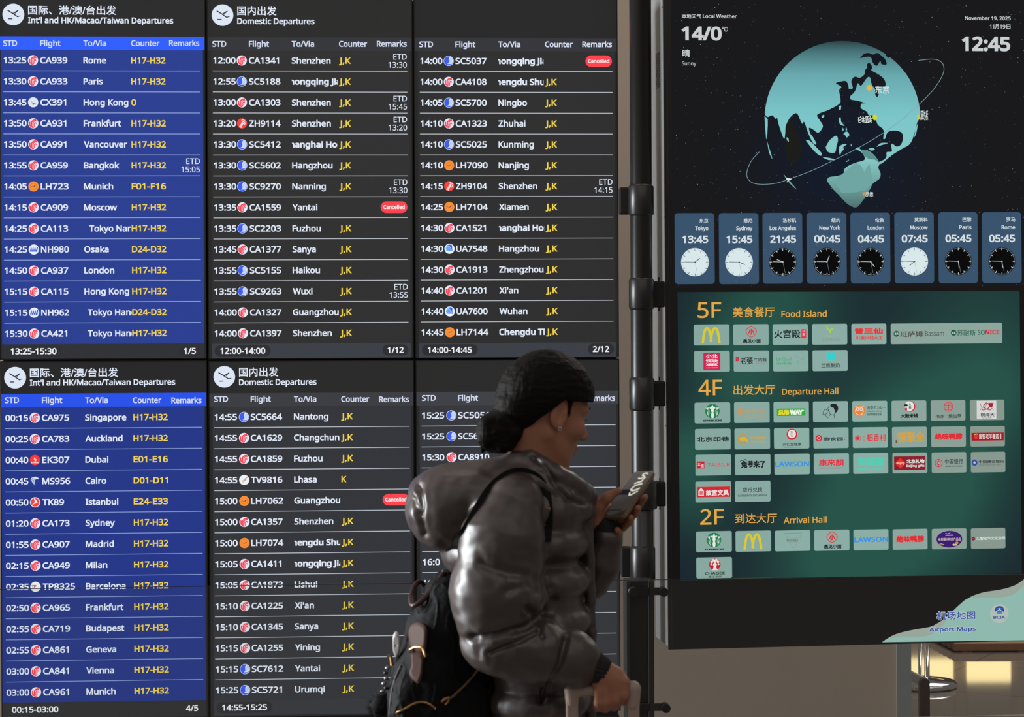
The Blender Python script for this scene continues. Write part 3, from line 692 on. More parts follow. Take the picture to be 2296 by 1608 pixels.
def siren(x, y, r):
    o = [('o', x, y, r, r, '#2c7d4e')]
    for s in (-1, 1):
        for k in range(4): o.append(('l', [(x + s * r * .4, y - r * .1 + k * 2), (x + s * r * .72, y + r * .05 + k * 2.2), (x + s * r * .5, y + r * .75 - k)], .8, '#c8ddd2'))
        o.append(('p', [(x + s * r * .5, y - r * .5), (x + s * r * .95, y - r * .45), (x + s * r * .6, y - r * .1)], '#c8ddd2'))
    o += [('p', [(x - r * .45, y - r * .6), (x - r * .2, y - r * .5), (x, y - r * .92), (x + r * .2, y - r * .5), (x + r * .45, y - r * .6), (x + r * .35, y - r * .32), (x - r * .35, y - r * .32)], '#dbe9e2'),
          ('o', x, y - r * .1, r * .22, r * .28, '#dbe9e2'), ('p', [(x - r * .1, y + r * .1), (x + r * .1, y + r * .1), (x + r * .22, y + r * .5), (x + r * .14, y + r * .95), (x - r * .14, y + r * .95), (x - r * .22, y + r * .5)], '#dbe9e2')]
    return o
STAR = siren(39.5, 19, 16) + [('t', 'STARBUCKS', 18, 37.5, 61, 41.5, BK, .045)]
def arches(x, y):
    m = '#dcc92a'
    return [('l', [(x, y + 34), (x + 2, y + 18), (x + 5, y + 6), (x + 9, y + 1), (x + 13, y + 4), (x + 17, y + 14), (x + 19, y + 31)], 5.2, m), ('l', [(x + 17.5, y + 31), (x + 20, y + 14), (x + 24, y + 4), (x + 28, y + 1), (x + 32, y + 6), (x + 35, y + 18), (x + 37, y + 34)], 5.2, m)]
MCD = arches(20, 7)
YJ = [('dm', 40, 16, 12, 1.6, RD), ('t', '小', 33, 10, 47, 23, RD, .05), ('t', '遇见小面', 21, 32, 61, 41.5, BK, .03)]
LAW = [('t', 'LAWSON', 1.5, 16.5, 77.5, 28, '#3b95e6', .02), ('r', 4, 26.8, 10, 28, '#3b95e6')]
JUE = [('t', '绝味鸭脖', 8, 14.5, 71, 30, '#e03038', .05)]
TILES = {
 ('5', 0): [MCD, YJ, [('t', '火宫殿', 3, 12, 62, 31, BK, .01), ('rr', 64, 11.5, 75, 31.5, 2, '#e23b4e'), ('t', '火宫', 66, 14, 73, 18, '#e9c6c8', 0), ('t', '殿', 66.5, 20, 72.5, 27, '#e9c6c8', 0)],
  [('p', [(31, 3), (36, 8), (39, 13), (45, 9), (49, 10), (44, 15), (41, 22), (38, 15), (33, 11)], '#a9cf3a'), ('l', [(31, 26), (40, 27.5), (49, 26)], .7, '#a9cf3a'), ('t', '乐游味阁馆', 21, 31.5, 63, 38, '#8b9a94', 0)],
  [('t', '曾三仙', 8, 9, 71, 23, '#e8363a', .04), ('t', '川渝米线大王', 9, 27, 71, 35, '#e8363a', .02)],
  [('o', 13, 22.5, 6.5, 6.5, '#1d5c46'), ('t', '清真', 8.5, 20, 17.5, 25, WT, 0), ('t', '班萨姆', 21, 17, 73, 30, '#4f4038', .006), ('r', 75.5, 15, 76, 31, '#6b7a74'), ('t', 'Bassam', 78, 17.5, 121, 28, '#4c5a54', 0), ('o', 143, 21.5, 6.5, 6.5, '#1d5c46'), ('t', '清真', 138.5, 19, 147.5, 24, WT, 0), ('t', '苏耐斯', 151, 15.5, 193, 28.5, '#1d5c46', 0), ('t', 'SO', 198, 16, 214, 26.5, '#1d5c46', .0), ('t', 'NICE', 215, 15.5, 248, 26, '#d8283c', .03)]],
 ('5', 1): [[('r', 20.5, 4, 58, 41.5, '#cf2a55'), ('t', '小北', 25.5, 7, 52.5, 15.5, '#f0e2e4', .03), ('t', '饵块', 25.5, 17.5, 53, 26, '#f0e2e4', .03), ('t', 'XBEK', 25.5, 27, 53, 32.5, '#f0e2e4', .04), ('t', '云南小吃米线', 26, 35, 53, 38, '#e59ab0', 0)],
  [('rr', 4.5, 13, 12, 23, 1, '#d0394c'), ('t', '老張', 14, 13.5, 43, 30, BK, .01), ('t', '牛肉麵', 45, 15.5, 73, 24, BK, 0), ('r', 48, 27, 72, 27.5, '#d0394c')],
  [('t', 'Le Quai', 8, 14.5, 41, 24, '#3fa878', 0), ('t', '南楼園', 7.5, 26, 42, 31, '#3fa878', 0), ('l', [(48, 10), (56, 16), (66, 18), (71, 24), (67, 30), (58, 29), (55, 24), (66, 18), (72, 8)], .5, '#3fa878'), ('l', [(58, 6), (64, 4), (70, 8)], .5, '#3fa878'), ('t', '南洋·西点·老火锅', 8, 35, 57, 38, '#7fb59c', 0)],
  [('rr', 31, 6, 51, 23, 9, '#30d3d0'), ('o', 34, 6, 3.2, 3.2, '#30d3d0'), ('o', 48, 6, 3.2, 3.2, '#30d3d0'), ('t', '兰熊鲜奶', 19.5, 28, 61, 38, BK, .0)]],
 ('4', 0): [STAR, [('o', 13.5, 20, 6, 8, '#c39a60'), ('l', [(13.5, 10), (13.5, 32)], 1, '#c39a60'), ('t', '唐麦山丘', 24, 14.5, 71, 26, '#c39a60', .0), ('t', 'WITH WHEAT', 24, 28, 71, 32, '#c39a60', 0)],
  [('r', 7.5, 15, 71, 31, '#2eae3c'), ('t', 'SUB', 11, 18, 35, 28.5, '#e7d735', .06), ('t', 'WAY', 36, 18, 66, 28.5, '#eef2ea', .06), ('p', [(65, 18), (69, 19), (66, 21)], '#eef2ea'), ('p', [(12, 26), (9, 27.5), (12, 29)], '#e7d735')],
  [('p', [(38, 10), (41, 6), (46, 5), (52, 6), (56, 11), (57, 17), (54, 23), (51, 26), (49, 24), (50, 20), (47, 18), (47, 15), (42, 13)], BK), ('l', [(37, 11), (33, 16), (35, 18), (34.5, 20), (37, 22), (36.5, 25), (40, 29), (46, 30), (49, 26)], 1.1, BK), ('l', [(47, 30), (49, 38)], 1.1, BK), ('l', [(39, 29), (33, 37), (26, 28)], 1.1, BK), ('l', [(37, 22), (33, 21), (27, 17), (22, 27), (26, 30), (33, 24)], 1.1, BK), ('l', [(47, 18), (50, 17), (51, 20), (48, 22)], 1.1, BK)],
  [('o', 16, 21, 13, 13, '#e8853a'), ('g', 16, 22, 9.5, 9.5, 1.3, '#f2e6da'), ('g', 12, 18, 3.6, 3.6, 1.2, '#f2e6da'), ('g', 20, 18, 3.6, 3.6, 1.2, '#f2e6da'), ('l', [(7, 12), (12, 14), (16, 18), (20, 14), (25, 12)], 1.2, '#f2e6da'), ('t', '池奈のカレー', 33, 11, 76, 19, BK, 0), ('t', "chinai's curry", 33, 21, 66, 25.5, '#3c4646', 0), ('t', '日式咖喱蛋包饭', 33, 27, 66, 32.5, BK, 0)],
  [('o', 42, 13, 12, 12, '#cf2438'), ('o', 40.5, 12.5, 10.8, 10.8, WT), ('t', '大', 38.5, 5, 44.5, 11, BK, .02), ('t', '鼓', 39, 12.5, 45, 18.5, BK, .02), ('rr', 28, 8, 36.5, 13, 2, BK), ('rr', 30.5, 16, 35, 22, 1, '#cf2438'), ('t', '大鼓米线', 20, 29, 60, 38.5, BK, .04), ('t', 'DAGU RICE NOODLE', 20, 40.5, 60, 43.5, '#86918c', 0)],
  [('g', 40, 14.5, 10.8, 10.8, 1.5, RD), ('l', [(40, 4), (40, 25)], 1.4, RD), ('l', [(30, 11), (47, 11), (47, 17)], 1.4, RD), ('l', [(31, 16), (50, 16)], 1.4, RD), ('l', [(33, 20.5), (48, 20.5)], 1.4, RD), ('t', '书亦', 11, 31.5, 30, 40, BK, 0), ('t', '燒仙草', 40, 31, 69, 40, BK, 0), ('r', 32, 34, 37, 34.8, '#c4636a'), ('r', 32, 37, 37, 37.8, '#c4636a')],
  [('r', 15.5, 2, 60.5, 43, '#d3d6d3'), ('l', [(23, 7), (27, 18), (35, 18), (38, 9)], 1, '#a82437'), ('p', [(42, 7), (54, 7), (51, 18), (46, 17)], '#a82437'), ('dm', 38, 14, 7, 2, '#a82437'), ('l', [(23, 22), (27, 20), (30, 23), (38, 21), (46, 23), (49, 20), (54, 22)], 1.6, '#a82437'), ('t', '碗海大', 24, 29, 56, 37.5, BK, .01), ('t', 'DA HAI WAN', 27, 39, 49, 41.5, '#7b5a5e', 0)]],
 ('4', 1): [[('t', '北京印巷', 3.5, 17, 76, 28.5, BK, .02)],
  [('g', 18, 23.5, 11, 11.5, 3, '#c79a2e'), ('p', [(11, 22), (15, 19), (24, 19), (28, 24), (30, 31), (24, 28), (12, 26)], '#d8b23e'), ('t', '中国黄金', 34, 16, 70, 24, '#c9a43a', 0), ('t', 'China Gold', 36, 27, 67, 31.5, '#c9a43a', 0)],
  [('o', 40, 14, 11.8, 12.5, '#d6262f'), ('o', 40, 13, 9, 9.2, WT), ('t', '同仁堂', 37, 6, 43, 19.5, '#b05050', 0), ('t', '同仁堂健康', 20, 32, 61, 39.5, BK, 0), ('r', 21, 42.2, 60, 42.7, '#59655f')],
  [('o', 12, 23, 7.5, 7.5, '#cf2f3d'), ('dm', 12, 23, 4, 1, '#e8c9c6'), ('t', '御食园', 22.5, 15.5, 66, 29, BK, .01), ('r', 69, 18, 73, 18.6, '#6f7a74'), ('r', 69, 22, 74, 22.6, '#6f7a74'), ('r', 69, 26, 71, 28.5, RD)],
  [('g', 11.5, 24, 6.8, 6.8, 1, RD), ('rr', 7.5, 20, 15.5, 28, 1, RD), ('t', '北', 23, 18, 28, 23, RD, 0), ('t', '京', 23, 25, 28, 30.5, RD, 0), ('t', '稻香村', 31.5, 15, 75, 31, RD, .01)],
  [('t', '德聚全', 12, 10.5, 74, 34, '#d8a23a', .01), ('r', 8, 29, 11, 36, '#6b5330')], JUE,
  [('r', 2.5, 14.5, 76.5, 32.5, '#a51f2c'), ('o', 13, 24, 4.2, 4.8, '#e2353a'), ('l', [(9, 19), (13, 17), (17, 18)], 2, '#e8c23a'), ('t', '国智老羊書店', 20, 17, 65, 29, '#eadfda', 0), ('r', 67.5, 17, 70.5, 29, '#d8c4c0')]],
 ('4', 2): [[('r', 3, 14.5, 20, 30, '#cf2638'), ('t', '太', 4.5, 17, 11, 24, WT, 0), ('t', '绣', 11.5, 20, 18.5, 28.5, WT, 0), ('t', 'TAISILK', 26.5, 18.5, 77.5, 26, '#d93a44', 0)],
  [('t', '兔爷来了', 13, 14, 68, 30, BK, .045), ('l', [(11, 15), (18, 13), (23, 11), (26, 15)], 1.3, BK)], LAW,
  [('t', '康來顏', 11, 12.5, 68, 27.5, '#df2f42', .02), ('t', 'HEALTHY APPEARANCE TEA', 12, 30.5, 67.5, 33.5, '#cf4a58', 0)],
  [('t', '熊猫屋', 10, 9, 69, 29, '#4fd0b2', .03), ('t', 'PANDA HOUSE', 10, 32, 67, 38, '#4fd0b2', .05)],
  [('r', 3.5, 8, 75, 38, '#8e1f2c'), ('dms', 18, 23, 12, '#e33136'), ('t', 'Beijing', 9, 20, 27, 26.5, '#f0dcb4', 0), ('t', '北京礼物', 31.5, 14.5, 72.5, 23.5, WT, .03), ('t', 'Beijing gifts', 31.5, 26, 72.5, 33, WT, .02)],
  [('g', 16, 23.5, 9, 9, 1.8, '#d33a48'), ('l', [(16, 15), (16, 32)], 1.6, '#d33a48'), ('rr', 12.3, 19.5, 19.7, 27.5, 1, '#d33a48'), ('r', 14, 21.3, 18, 25.7, '#9fb2a8'), ('t', '中国银行', 30, 15, 71, 26, BK, .0), ('t', 'BANK OF CHINA', 31, 29.5, 70, 32.5, '#39423f', .01)],
  [('o', 8.5, 23.5, 6.5, 6.8, '#2c4aa8'), ('dms', 8.5, 23.5, 3.6, '#aebfb6'), ('p', [(9, 16), (15, 22), (13, 23), (7.5, 17.5)], '#2c4aa8'), ('t', '中国建设银行', 18, 18.5, 76, 25, BK, .01), ('t', 'China Construction Bank', 18, 27, 69, 30, '#5a6664', 0)]],
 ('4', 3): [[('r', 3, 12, 77, 34.5, '#cf2a35'), ('p', [(6.5, 20), (12.5, 14), (18.5, 20), (18.5, 31), (6.5, 31)], '#e8e0dc'), ('r', 9.3, 21, 15.7, 29, '#cf2a35'), ('r', 10.5, 22.5, 14.5, 24, '#e8e0dc'), ('r', 10.5, 26, 14.5, 27.5, '#e8e0dc'), ('t', '故宫文具', 23, 18, 74, 31.5, '#f0e6e4', .02)],
  [('t', '货币兑换', 17, 14, 61, 24.5, BK, .004), ('t', 'CURRENCY EXCHANGE', 6.5, 29.5, 71.5, 34, BK, 0)]],
 ('2', 0): [STAR, MCD, [('l', [(28, 16), (21.5, 6), (61, 6), (55, 16)], .5, '#5b6663'), ('l', [(33, 27), (41.5, 40.5), (50, 27)], .5, '#5b6663'), ('t', 'MANNER', 26.5, 18.5, 52, 25, '#5b6663', 0), ('l', [(25, 16.5), (57, 16.5), (57, 26.5), (30, 26.5)], .3, '#7f8d88')], YJ, LAW, JUE,
  [('o', 40, 23.5, 29.5, 18.5, '#3d1f70'), ('t', '乡村振兴特色产品店', 14.5, 20.5, 66, 27.5, '#e6d2d0', 0), ('r', 31, 14, 49, 16, '#cfc2dc'), ('l', [(31, 10), (36, 12), (42, 9)], 1, '#cfc2dc'), ('o', 57, 32, 3.4, 3, '#b98a4c'), ('o', 50, 36, 3, 2.3, '#dcc6a0'), ('o', 54, 36, 3, 2.3, '#d8bb8a'), ('l', [(17, 34), (22, 33.5), (28, 36)], 2, '#c9a05a')],
  [('o', 5.5, 23, 4.2, 4.2, '#7c1f2e'), ('l', [(2.5, 21), (5.5, 23), (8.5, 20)], .8, '#cf5a66'), ('t', '汇智光华文化空间', 12.5, 19, 78.3, 26.5, '#dfe6e2', .01)]],
 ('2', 1): [[('o', 41, 15.5, 12.8, 12.8, '#bf2230'), ('o', 34, 10, 3, 2.6, '#e8dedb'), ('o', 38, 6, 3, 2.6, '#e8dedb'), ('o', 44, 6, 3, 2.6, '#e8dedb'), ('o', 48, 10, 3, 2.6, '#e8dedb'), ('o', 41, 9, 3.4, 3, '#e8dedb'), ('o', 33, 15, 2.2, 2, '#e8dedb'), ('o', 49, 15, 2.2, 2, '#e8dedb'), ('o', 41, 16.5, 4.2, 4.6, '#e8dedb'), ('p', [(38.5, 19), (43.5, 19), (44.5, 24), (48, 28), (34, 28), (37.5, 24)], '#e8dedb'), ('t', 'CHAGEE', 18.5, 32, 63, 37.6, BK, .02), ('t', '霸王茶姬', 26.5, 40, 55.5, 44.2, BK, 0)]],
}
ORG = {('5', 0): (1555, 728, 725), ('5', 1): (1556, 787.5, 784), ('4', 0): (1557, 903, 897), ('4', 1): (1558, 962, 956), ('4', 2): (1559, 1020, 1014), ('4', 3): (1559, 1080, 1074), ('2', 0): (1560.5, 1192, 1185), ('2', 1): (1561, 1250.5, 1244)}
TG = ['#86a79f', '#88a9a1', '#8aada4', '#8aaca4', '#8cada4', '#8ca69d', '#8a9f96', '#87988f']
for key in TILES:
    x0, ya, yb = ORG[key]
    for i, ops in enumerate(TILES[key]):
        px = x0 + (88.7 if key[0] != '2' else 88.5) * i - .07 * i * i; py = ya + (yb - ya) * i / 7
        wd = 254 if (key == ('5', 0) and i == 5) else 79; hg = 45.5
        u, v = KP.uv(px, py); k = KM * (1 - .0012 * i)
        X = lambda x, y: (u + x * k, v - y * k)
        b = MB(); b.rrect(u, v - hg * k, u + wd * k, v, 3.6 * k, panel_mat('p', TG[i]), 7e-4)
        for n, o in enumerate(ops):
            w = 8.5e-4 + n * 1.0e-4
            if o[0] == 't': (a, bb_), (c_, d_) = X(o[2], o[5]), X(o[4], o[3]); b.textbox(o[1], a, bb_, c_, d_, EM(o[6]), w, max(.01, o[7] + .008))
            elif o[0] == 'r': (a, bb_), (c_, d_) = X(o[1], o[4]), X(o[3], o[2]); b.rect(a, bb_, c_, d_, EM(o[5]), w)
            elif o[0] == 'rr': (a, bb_), (c_, d_) = X(o[1], o[4]), X(o[3], o[2]); b.rrect(a, bb_, c_, d_, o[5] * k, EM(o[6]), w)
            elif o[0] == 'o': a, bb_ = X(o[1], o[2]); b.oval(a, bb_, o[3] * k, o[4] * k, EM(o[5]), w, 28)
            elif o[0] == 'g': a, bb_ = X(o[1], o[2]); b.ring(a, bb_, o[3] * k, o[4] * k, o[5] * k, EM(o[6]), w, 30)
            elif o[0] == 'p': b.poly([X(*q) for q in o[1]], EM(o[2]), w)
            elif o[0] == 'l': b.line([X(*q) for q in (smooth_line(o[1], 4) if len(o[1]) > 4 and len(o[1]) != 5 else o[1])], o[2] * k, EM(o[3]), w)
            elif o[0] == 'dms': b.poly([X(o[1] + o[3] * dx, o[2] + o[3] * dy) for dx, dy in ((1, 0), (0, 1), (-1, 0), (0, -1))], EM(o[4]), w)
            elif o[0] == 'dm':
                _, cx, cy, r, t_, h = o; Q = []
                for q in range(41):
                    a = 2 * math.pi * q / 40; s = 1 / (abs(math.cos(a)) ** 1.45 + abs(math.sin(a)) ** 1.45) ** (1 / 1.45)
                    Q.append(X(cx + r * s * math.cos(a), cy + r * s * math.sin(a)))
                b.line(Q, t_ * k, EM(h), w)
        kb(b, 'shop_tile')

# --- airport map corner
MX = lambda P: [KP.uv(1960 + x / 6.833, 1280 + y / 6.833) for x, y in P]
mp_ = MB()
top = smooth_line([(120, 1095), (200, 1040), (300, 985), (420, 945), (600, 905), (850, 860), (950, 815), (1060, 745), (1200, 620), (1330, 500), (1450, 415), (1560, 365), (1700, 325), (1900, 295), (2050, 260), (2180, 210), (2300, 125), (2360, 70)], 5)
inn = smooth_line([(120, 1095), (190, 1050), (260, 1022), (500, 1012), (720, 1010), (850, 985), (960, 920), (1060, 820), (1180, 650), (1330, 500), (1430, 427), (1560, 408), (1900, 408), (2090, 380), (2180, 330), (2260, 260), (2300, 220), (2360, 150)], 5)
bot = [(2360, 1064), (2296, 1066)]
mp_.poly(MX([tuple(p) for p in top] + bot), panel_mat('p', '#a3b0a5'), 6e-4)
mp_.poly(MX([tuple(p) for p in inn] + bot), panel_mat('p', '#98c4b9'), 8e-4)
for s, x0, y0, x1, y1, bo in (('机场地图', 957, 615, 1548, 755, .0), ('Airport Maps', 838, 850, 1557, 955, .012)):
    (a, b1), (c_, d1) = MX([(x0, y1), (x1, y0)])
    q = 1.1 * KM
    mp_.textbox(s, a - q, b1 - q, c_ + q, d1 + q, EM('#dfe3dc'), 1e-3, bo + .05)
    mp_.textbox(s, a, b1, c_, d1, EM('#2d57b0'), 1.2e-3, bo + .016)
kb(mp_, 'airport_map_sign')
em = MB(); (eu, ev), = MX([(1917, 655)]); r = KM * 21
em.oval(eu, ev, r, r, EM('#bcc9c0'), 1e-3)
(lu, lv), = MX([(1917, 605)]); rr = KM * 11
em.poly([(lu + rr * math.cos(math.radians(a)), lv + rr * .85 * math.sin(math.radians(a))) for a in range(-25, 206, 11)], EM('#2550b4'), 1.2e-3)
em.poly(MX([(1840, 640), (1917, 585), (1995, 640), (1940, 615), (1895, 615)]), EM('#cfdcd8'), 1.4e-3)
em.poly(MX([(1870, 578), (1905, 580), (1925, 568), (1930, 580), (1965, 578), (1925, 592)]), EM('#cfdcd8'), 1.4e-3)
em.poly(MX([(1875, 640), (1917, 598), (1960, 640)]), EM('#2f78c0'), 1.5e-3)
em.poly(MX([(1868, 650), (1966, 650), (1940, 666), (1892, 666)]), EM('#d8573a'), 1.4e-3)
(a, b1), (c_, d1) = MX([(1825, 738), (2008, 688)]); em.textbox('BCIA', a, b1, c_, d1, EM('#2d57b0'), 1.2e-3, .03)
kb(em, 'round_emblem')
# ------------------------------------------------------------------ black support post between screens and kiosk
POSTM = PM('black_satin_tube', (0.022, 0.021, 0.020), 0.33, spec=0.6, bump=0.015, bscale=3, stretch=(40, 40, 1))
DARKM = PM('black_rubber_bracket', (0.006, 0.006, 0.006), 0.6)
PY = 7.36
pc = at(1438.5, 700, PY); pw = PY / FPX
post = thing('support_post', 'black round post with thick collars between the departure screens and the kiosk', 'post', Matrix.Translation((pc.x, pc.y, 0)))
poff = (pc.x, pc.y, 0)
zz = lambda py: at(1438, py, PY).z
MB().tube([(pc.x, pc.y, 0.03), (pc.x, pc.y, 2.85)], 24.5 * pw, POSTM, 40).build('tube', post, poff)
MB().lathe([(.058, 0), (.058, .012), (.05, .03)], (pc.x, pc.y, 0), POSTM).build('foot_plate', post, poff)
for ya, yb, sq in ((415, 482, 0), (625, 692, 0), (848, 918, 0), (1079, 1141, 1), (1225, 1300, 0)):
    b = MB(); r = (28.5 if not sq else 33) * pw
    b.lathe([(24.5 * pw, zz(yb) - .004), (r - .002, zz(yb)), (r, zz(yb) + .003), (r, zz(ya) - .006), (r - .003, zz(ya) - .002), (24.5 * pw, zz(ya) + .003)], (pc.x, pc.y, 0), POSTM, 40)
    b.build('collar', post, poff)
sx = BOARD.world(u1_, 0); kx = KP.world(ku0, 0)
for ya, yb, side in ((417, 482, -1), (1226, 1297, -1), (628, 692, 1), (853, 915, 1), (1080, 1140, 1)):
    b = MB()
    if side < 0: b.box(sx.x - .004, pc.y + .0, zz(yb) + .004, pc.x - 26 * pw, pc.y + .07, zz(ya) - .004, DARKM)
    else: b.box(pc.x + 26 * pw, pc.y + .02, zz(yb) + .004, kx.x - .006, pc.y + .10, zz(ya) - .004, DARKM)
    bo = b.build('bracket', post, poff, bevel=.004)
    if side > 0:
        q = MB(); xq = at(1479, 700, PY).x
        for z0 in (zz(yb) - .008, zz(ya) - .006): q.tube([(xq, pc.y + .03, z0), (xq, pc.y + .03, z0 + .016)], .0022, DARKM, 8)
        q.build('bolt', bo, poff)

# ------------------------------------------------------------------ glass barrier in front of the screens
GY = 6.6
def glass_mat():
    m = bpy.data.materials.new('clear_glass'); m.use_nodes = True; nt = m.node_tree; nt.nodes.clear()
    o = nt.nodes.new('ShaderNodeOutputMaterial'); mx = nt.nodes.new('ShaderNodeMixShader'); fr = nt.nodes.new('ShaderNodeFresnel'); fr.inputs[0].default_value = 1.5
    tr = nt.nodes.new('ShaderNodeBsdfTransparent'); tr.inputs[0].default_value = (0.955, 0.965, 0.96, 1); gl = nt.nodes.new('ShaderNodeBsdfGlossy'); gl.inputs['Roughness'].default_value = 0.02
    for l in ((fr.outputs[0], mx.inputs[0]), (tr.outputs[0], mx.inputs[1]), (gl.outputs[0], mx.inputs[2]), (mx.outputs[0], o.inputs[0])): nt.links.new(*l)
    return m
GLASS = glass_mat(); GEDGE = PM('glass_edge', (0.03, 0.045, 0.04), 0.2)
STEEL = PM('brushed_steel', (0.4, 0.4, 0.4), 0.25, metal=1.0, bump=.01, bscale=4, stretch=(1, 1, 60))
GB = Plane(1400, 1301.5, GY, 0.085, 0.0)
GM = GB.uv(1401, 1301)[0] - GB.uv(1400, 1301)[0]
vfl = -GB.O.z
xg = GB.uv(1438, 1400)[0]
bar = thing('glass_barrier', 'waist high clear glass barrier with black post in front of the screens', 'barrier', GB.mat(xg, vfl))
boff = (xg, 0, vfl)
gl_l, gl_r = GB.uv(-260, 1400)[0], GB.uv(2560, 1400)[0]
for a, b_, yy in ((gl_l, GB.uv(1412, 1400)[0], .0), (GB.uv(1457, 1400)[0], gl_r, 0)):
    g = MB().box(a, -.005, vfl + .42, b_, .005, 0.0, GLASS)
    go = g.build('glass_panel', bar, boff)
    e = MB().box(a, -.0045, 0.0002, b_, .0045, .0016, GEDGE)
    e.build('polished_edge', go, boff)
pb = MB(); x0, x1 = GB.uv(1406, 1450)[0], GB.uv(1470, 1450)[0]
pb.box(x0 + .002, .03, vfl, x1 - .012, .1, -.004, POSTM); pb.box(x1 - .017, .02, vfl, x1 - .001, .09, -.004, POSTM)
pb.build('barrier_post', bar, boff, bevel=.003)
lb = MB(); xs = GB.uv(1456, 1450)[0]
lb.box(xs, .014, vfl + .02, xs + .0016, .03, -.01, STEEL)
lb.build('steel_strip', bar, boff)
CLAMP = PM('dark_clamp', (0.03, 0.03, 0.03), 0.4, metal=.3)
for px, py in ((1421, 1327), (1487, 1327), (1492, 1587)):
    u, v = GB.uv(px, py); b = MB()
    r = 10 * GM
    b.tube([(u, -.017, v), (u, .02, v)], r, CLAMP, 24)
    xq = x0 + .03
    b.box(min(u, xq), .006, v - r * .8, max(u, xq), .022, v + r * .8, CLAMP)
    b.build('glass_clamp', bar, boff)
rl = MB(); u0, v0 = GB.uv(1985, 1606); u1, v1 = GB.uv(2296, 1598.5)
rl.tube([(u0 - .3, -.012, v0 - .003), (u0 + .9, -.012, v0 - .003)], .0011, PM('white_wire', (.75, .72, .66), .5), 8)
rl.build('tension_wire', bar, boff)
# floor channel
MB().box(gl_l, -.03, vfl, gl_r, .03, vfl + .03, CLAMP).build('floor_channel', bar, boff)

# ------------------------------------------------------------------ what stands beyond the wall
CHROME = PM('chrome', (0.62, 0.62, 0.63), 0.08, metal=1.0)
sc_ = at(2069, 1545, 10.0)
st = thing('queue_stand', 'chrome stand with round base on the floor past the wall end', 'stand', Matrix.Translation((sc_.x, sc_.y, 0)))
so = (sc_.x, sc_.y, 0)
MB().lathe([(.146, .0), (.152, .008), (.152, .02), (.142, .03), (.09, .036), (.03, .045)], so, CHROME, 48).build('round_base', st, so)
for px, r in ((2063, .0085), (2078.5, .012)):
    p = at(px, 1500, 10.0)
    MB().tube([(p.x, 10.0, .03), (p.x, 10.0, 1.05)], r, CHROME, 20).build('upright', st, so)
MB().box(at(2058, 1500, 10).x, 9.98, 1.03, at(2084, 1500, 10).x, 10.02, 1.06, CHROME).build('top_cap', st, so)
MAR = PM('maroon_painted_post', (0.075, 0.045, 0.043), 0.35)
hp = at(2072, 1560, 9.15)
hr = thing('handrail', 'dark maroon flat post with a sloping chrome rail beside the wall end', 'handrail', Matrix.Translation((hp.x, hp.y, 0)))
ho = (hp.x, hp.y, 0)
wv = 11 * 9.15 / FPX; zt = at(2072, 1520, 9.15).z
V = []; n = 12
prof = [(-wv, 0.0)] + [(-wv * math.cos(math.pi * k / n), zt - wv + wv * math.sin(math.pi * k / n)) for k in range(n + 1)] + [(wv, 0.0)]
b = MB(); m_ = len(prof)
b.raw([(hp.x + x, hp.y - .02, z) for x, z in prof] + [(hp.x + x, hp.y + .02, z) for x, z in prof], [tuple(range(m_)), tuple(reversed(range(m_, 2 * m_)))] + [(k, (k + 1) % m_, m_ + (k + 1) % m_, m_ + k) for k in range(m_)], MAR)
b.build('end_post', hr, ho, fix=True)
pa, pb_ = at(2070, 1529, 9.17), at(1960, 1476, 9.6)
MB().tube([pa, pb_], .021, PM('satin_steel_rail', (.8, .8, .8), .3, metal=1.0), 24).build('rail', hr, ho)
q = pb_; MB().tube([q, (q.x, q.y, 0)], .016, CHROME, 16).build('rail_leg', hr, ho)

WOODM = PM('brown_wood', (0.26, 0.12, 0.055), 0.45, var=.35, bscale=14, stretch=(1, 6, 1))
wb0, wb1 = at(2112, 1460, 11.03), at(2420, 1460, 11.03)
wd = thing('wooden_platform', 'low slatted brown wooden platform lying on the polished floor', 'platform', Matrix.Translation(((wb0.x + wb1.x) / 2, 11.4, 0)))
wo = ((wb0.x + wb1.x) / 2, 11.4, 0)
for k in range(9):
    y0 = 11.03 + k * .085
    MB().box(wb0.x + .06 * (1 - k / 8), y0, .0065, wb1.x, y0 + .078, .046, WOODM).build('slat', wd, wo, bevel=.003)
for k in range(3):
    xx = wb0.x + .1 + k * .28
    MB().box(xx, 11.035, 0, xx + .05, 11.78, .006, WOODM).build('bearer', wd, wo)

# lit shop panels on the far wall (seen mirrored in the floor)
LIT = bpy.data.materials.new('lit_warm_panel'); LIT.use_nodes = True
b_ = LIT.node_tree.nodes['Principled BSDF']; b_.inputs['Base Color'].default_value = (.8, .7, .45, 1); b_.inputs['Emission Color'].default_value = (1.0, .78, .36, 1); b_.inputs['Emission Strength'].default_value = 2.6
GRYP = PM('grey_shop_panel', (0.23, 0.235, 0.225), 0.5, var=.1, bscale=3)
for (xa, xb), lb_ in (((2022, 2133), 'left'), ((2166, 2262), 'right')):
    s = thing('lit_wall_panel', f'warm yellow lit panel mirrored in the polished floor, {lb_} of the two', 'light panel', None, 'lit panels on the far wall')
    X0, X1 = (xa - CX) / FPX * 23.95, (xb - CX) / FPX * 23.95
    s.location = ((X0 + X1) / 2, 23.98, 2.03)
    o_ = (s.location.x, 23.98, 2.03)
    MB().box(X0, 23.93, 2.0, X1, 23.999, 2.25, LIT).build('lit_face', s, o_)
    MB().box(X0, 23.95, 2.25, X1, 23.999, 3.6, GRYP).build('grey_face', s, o_)
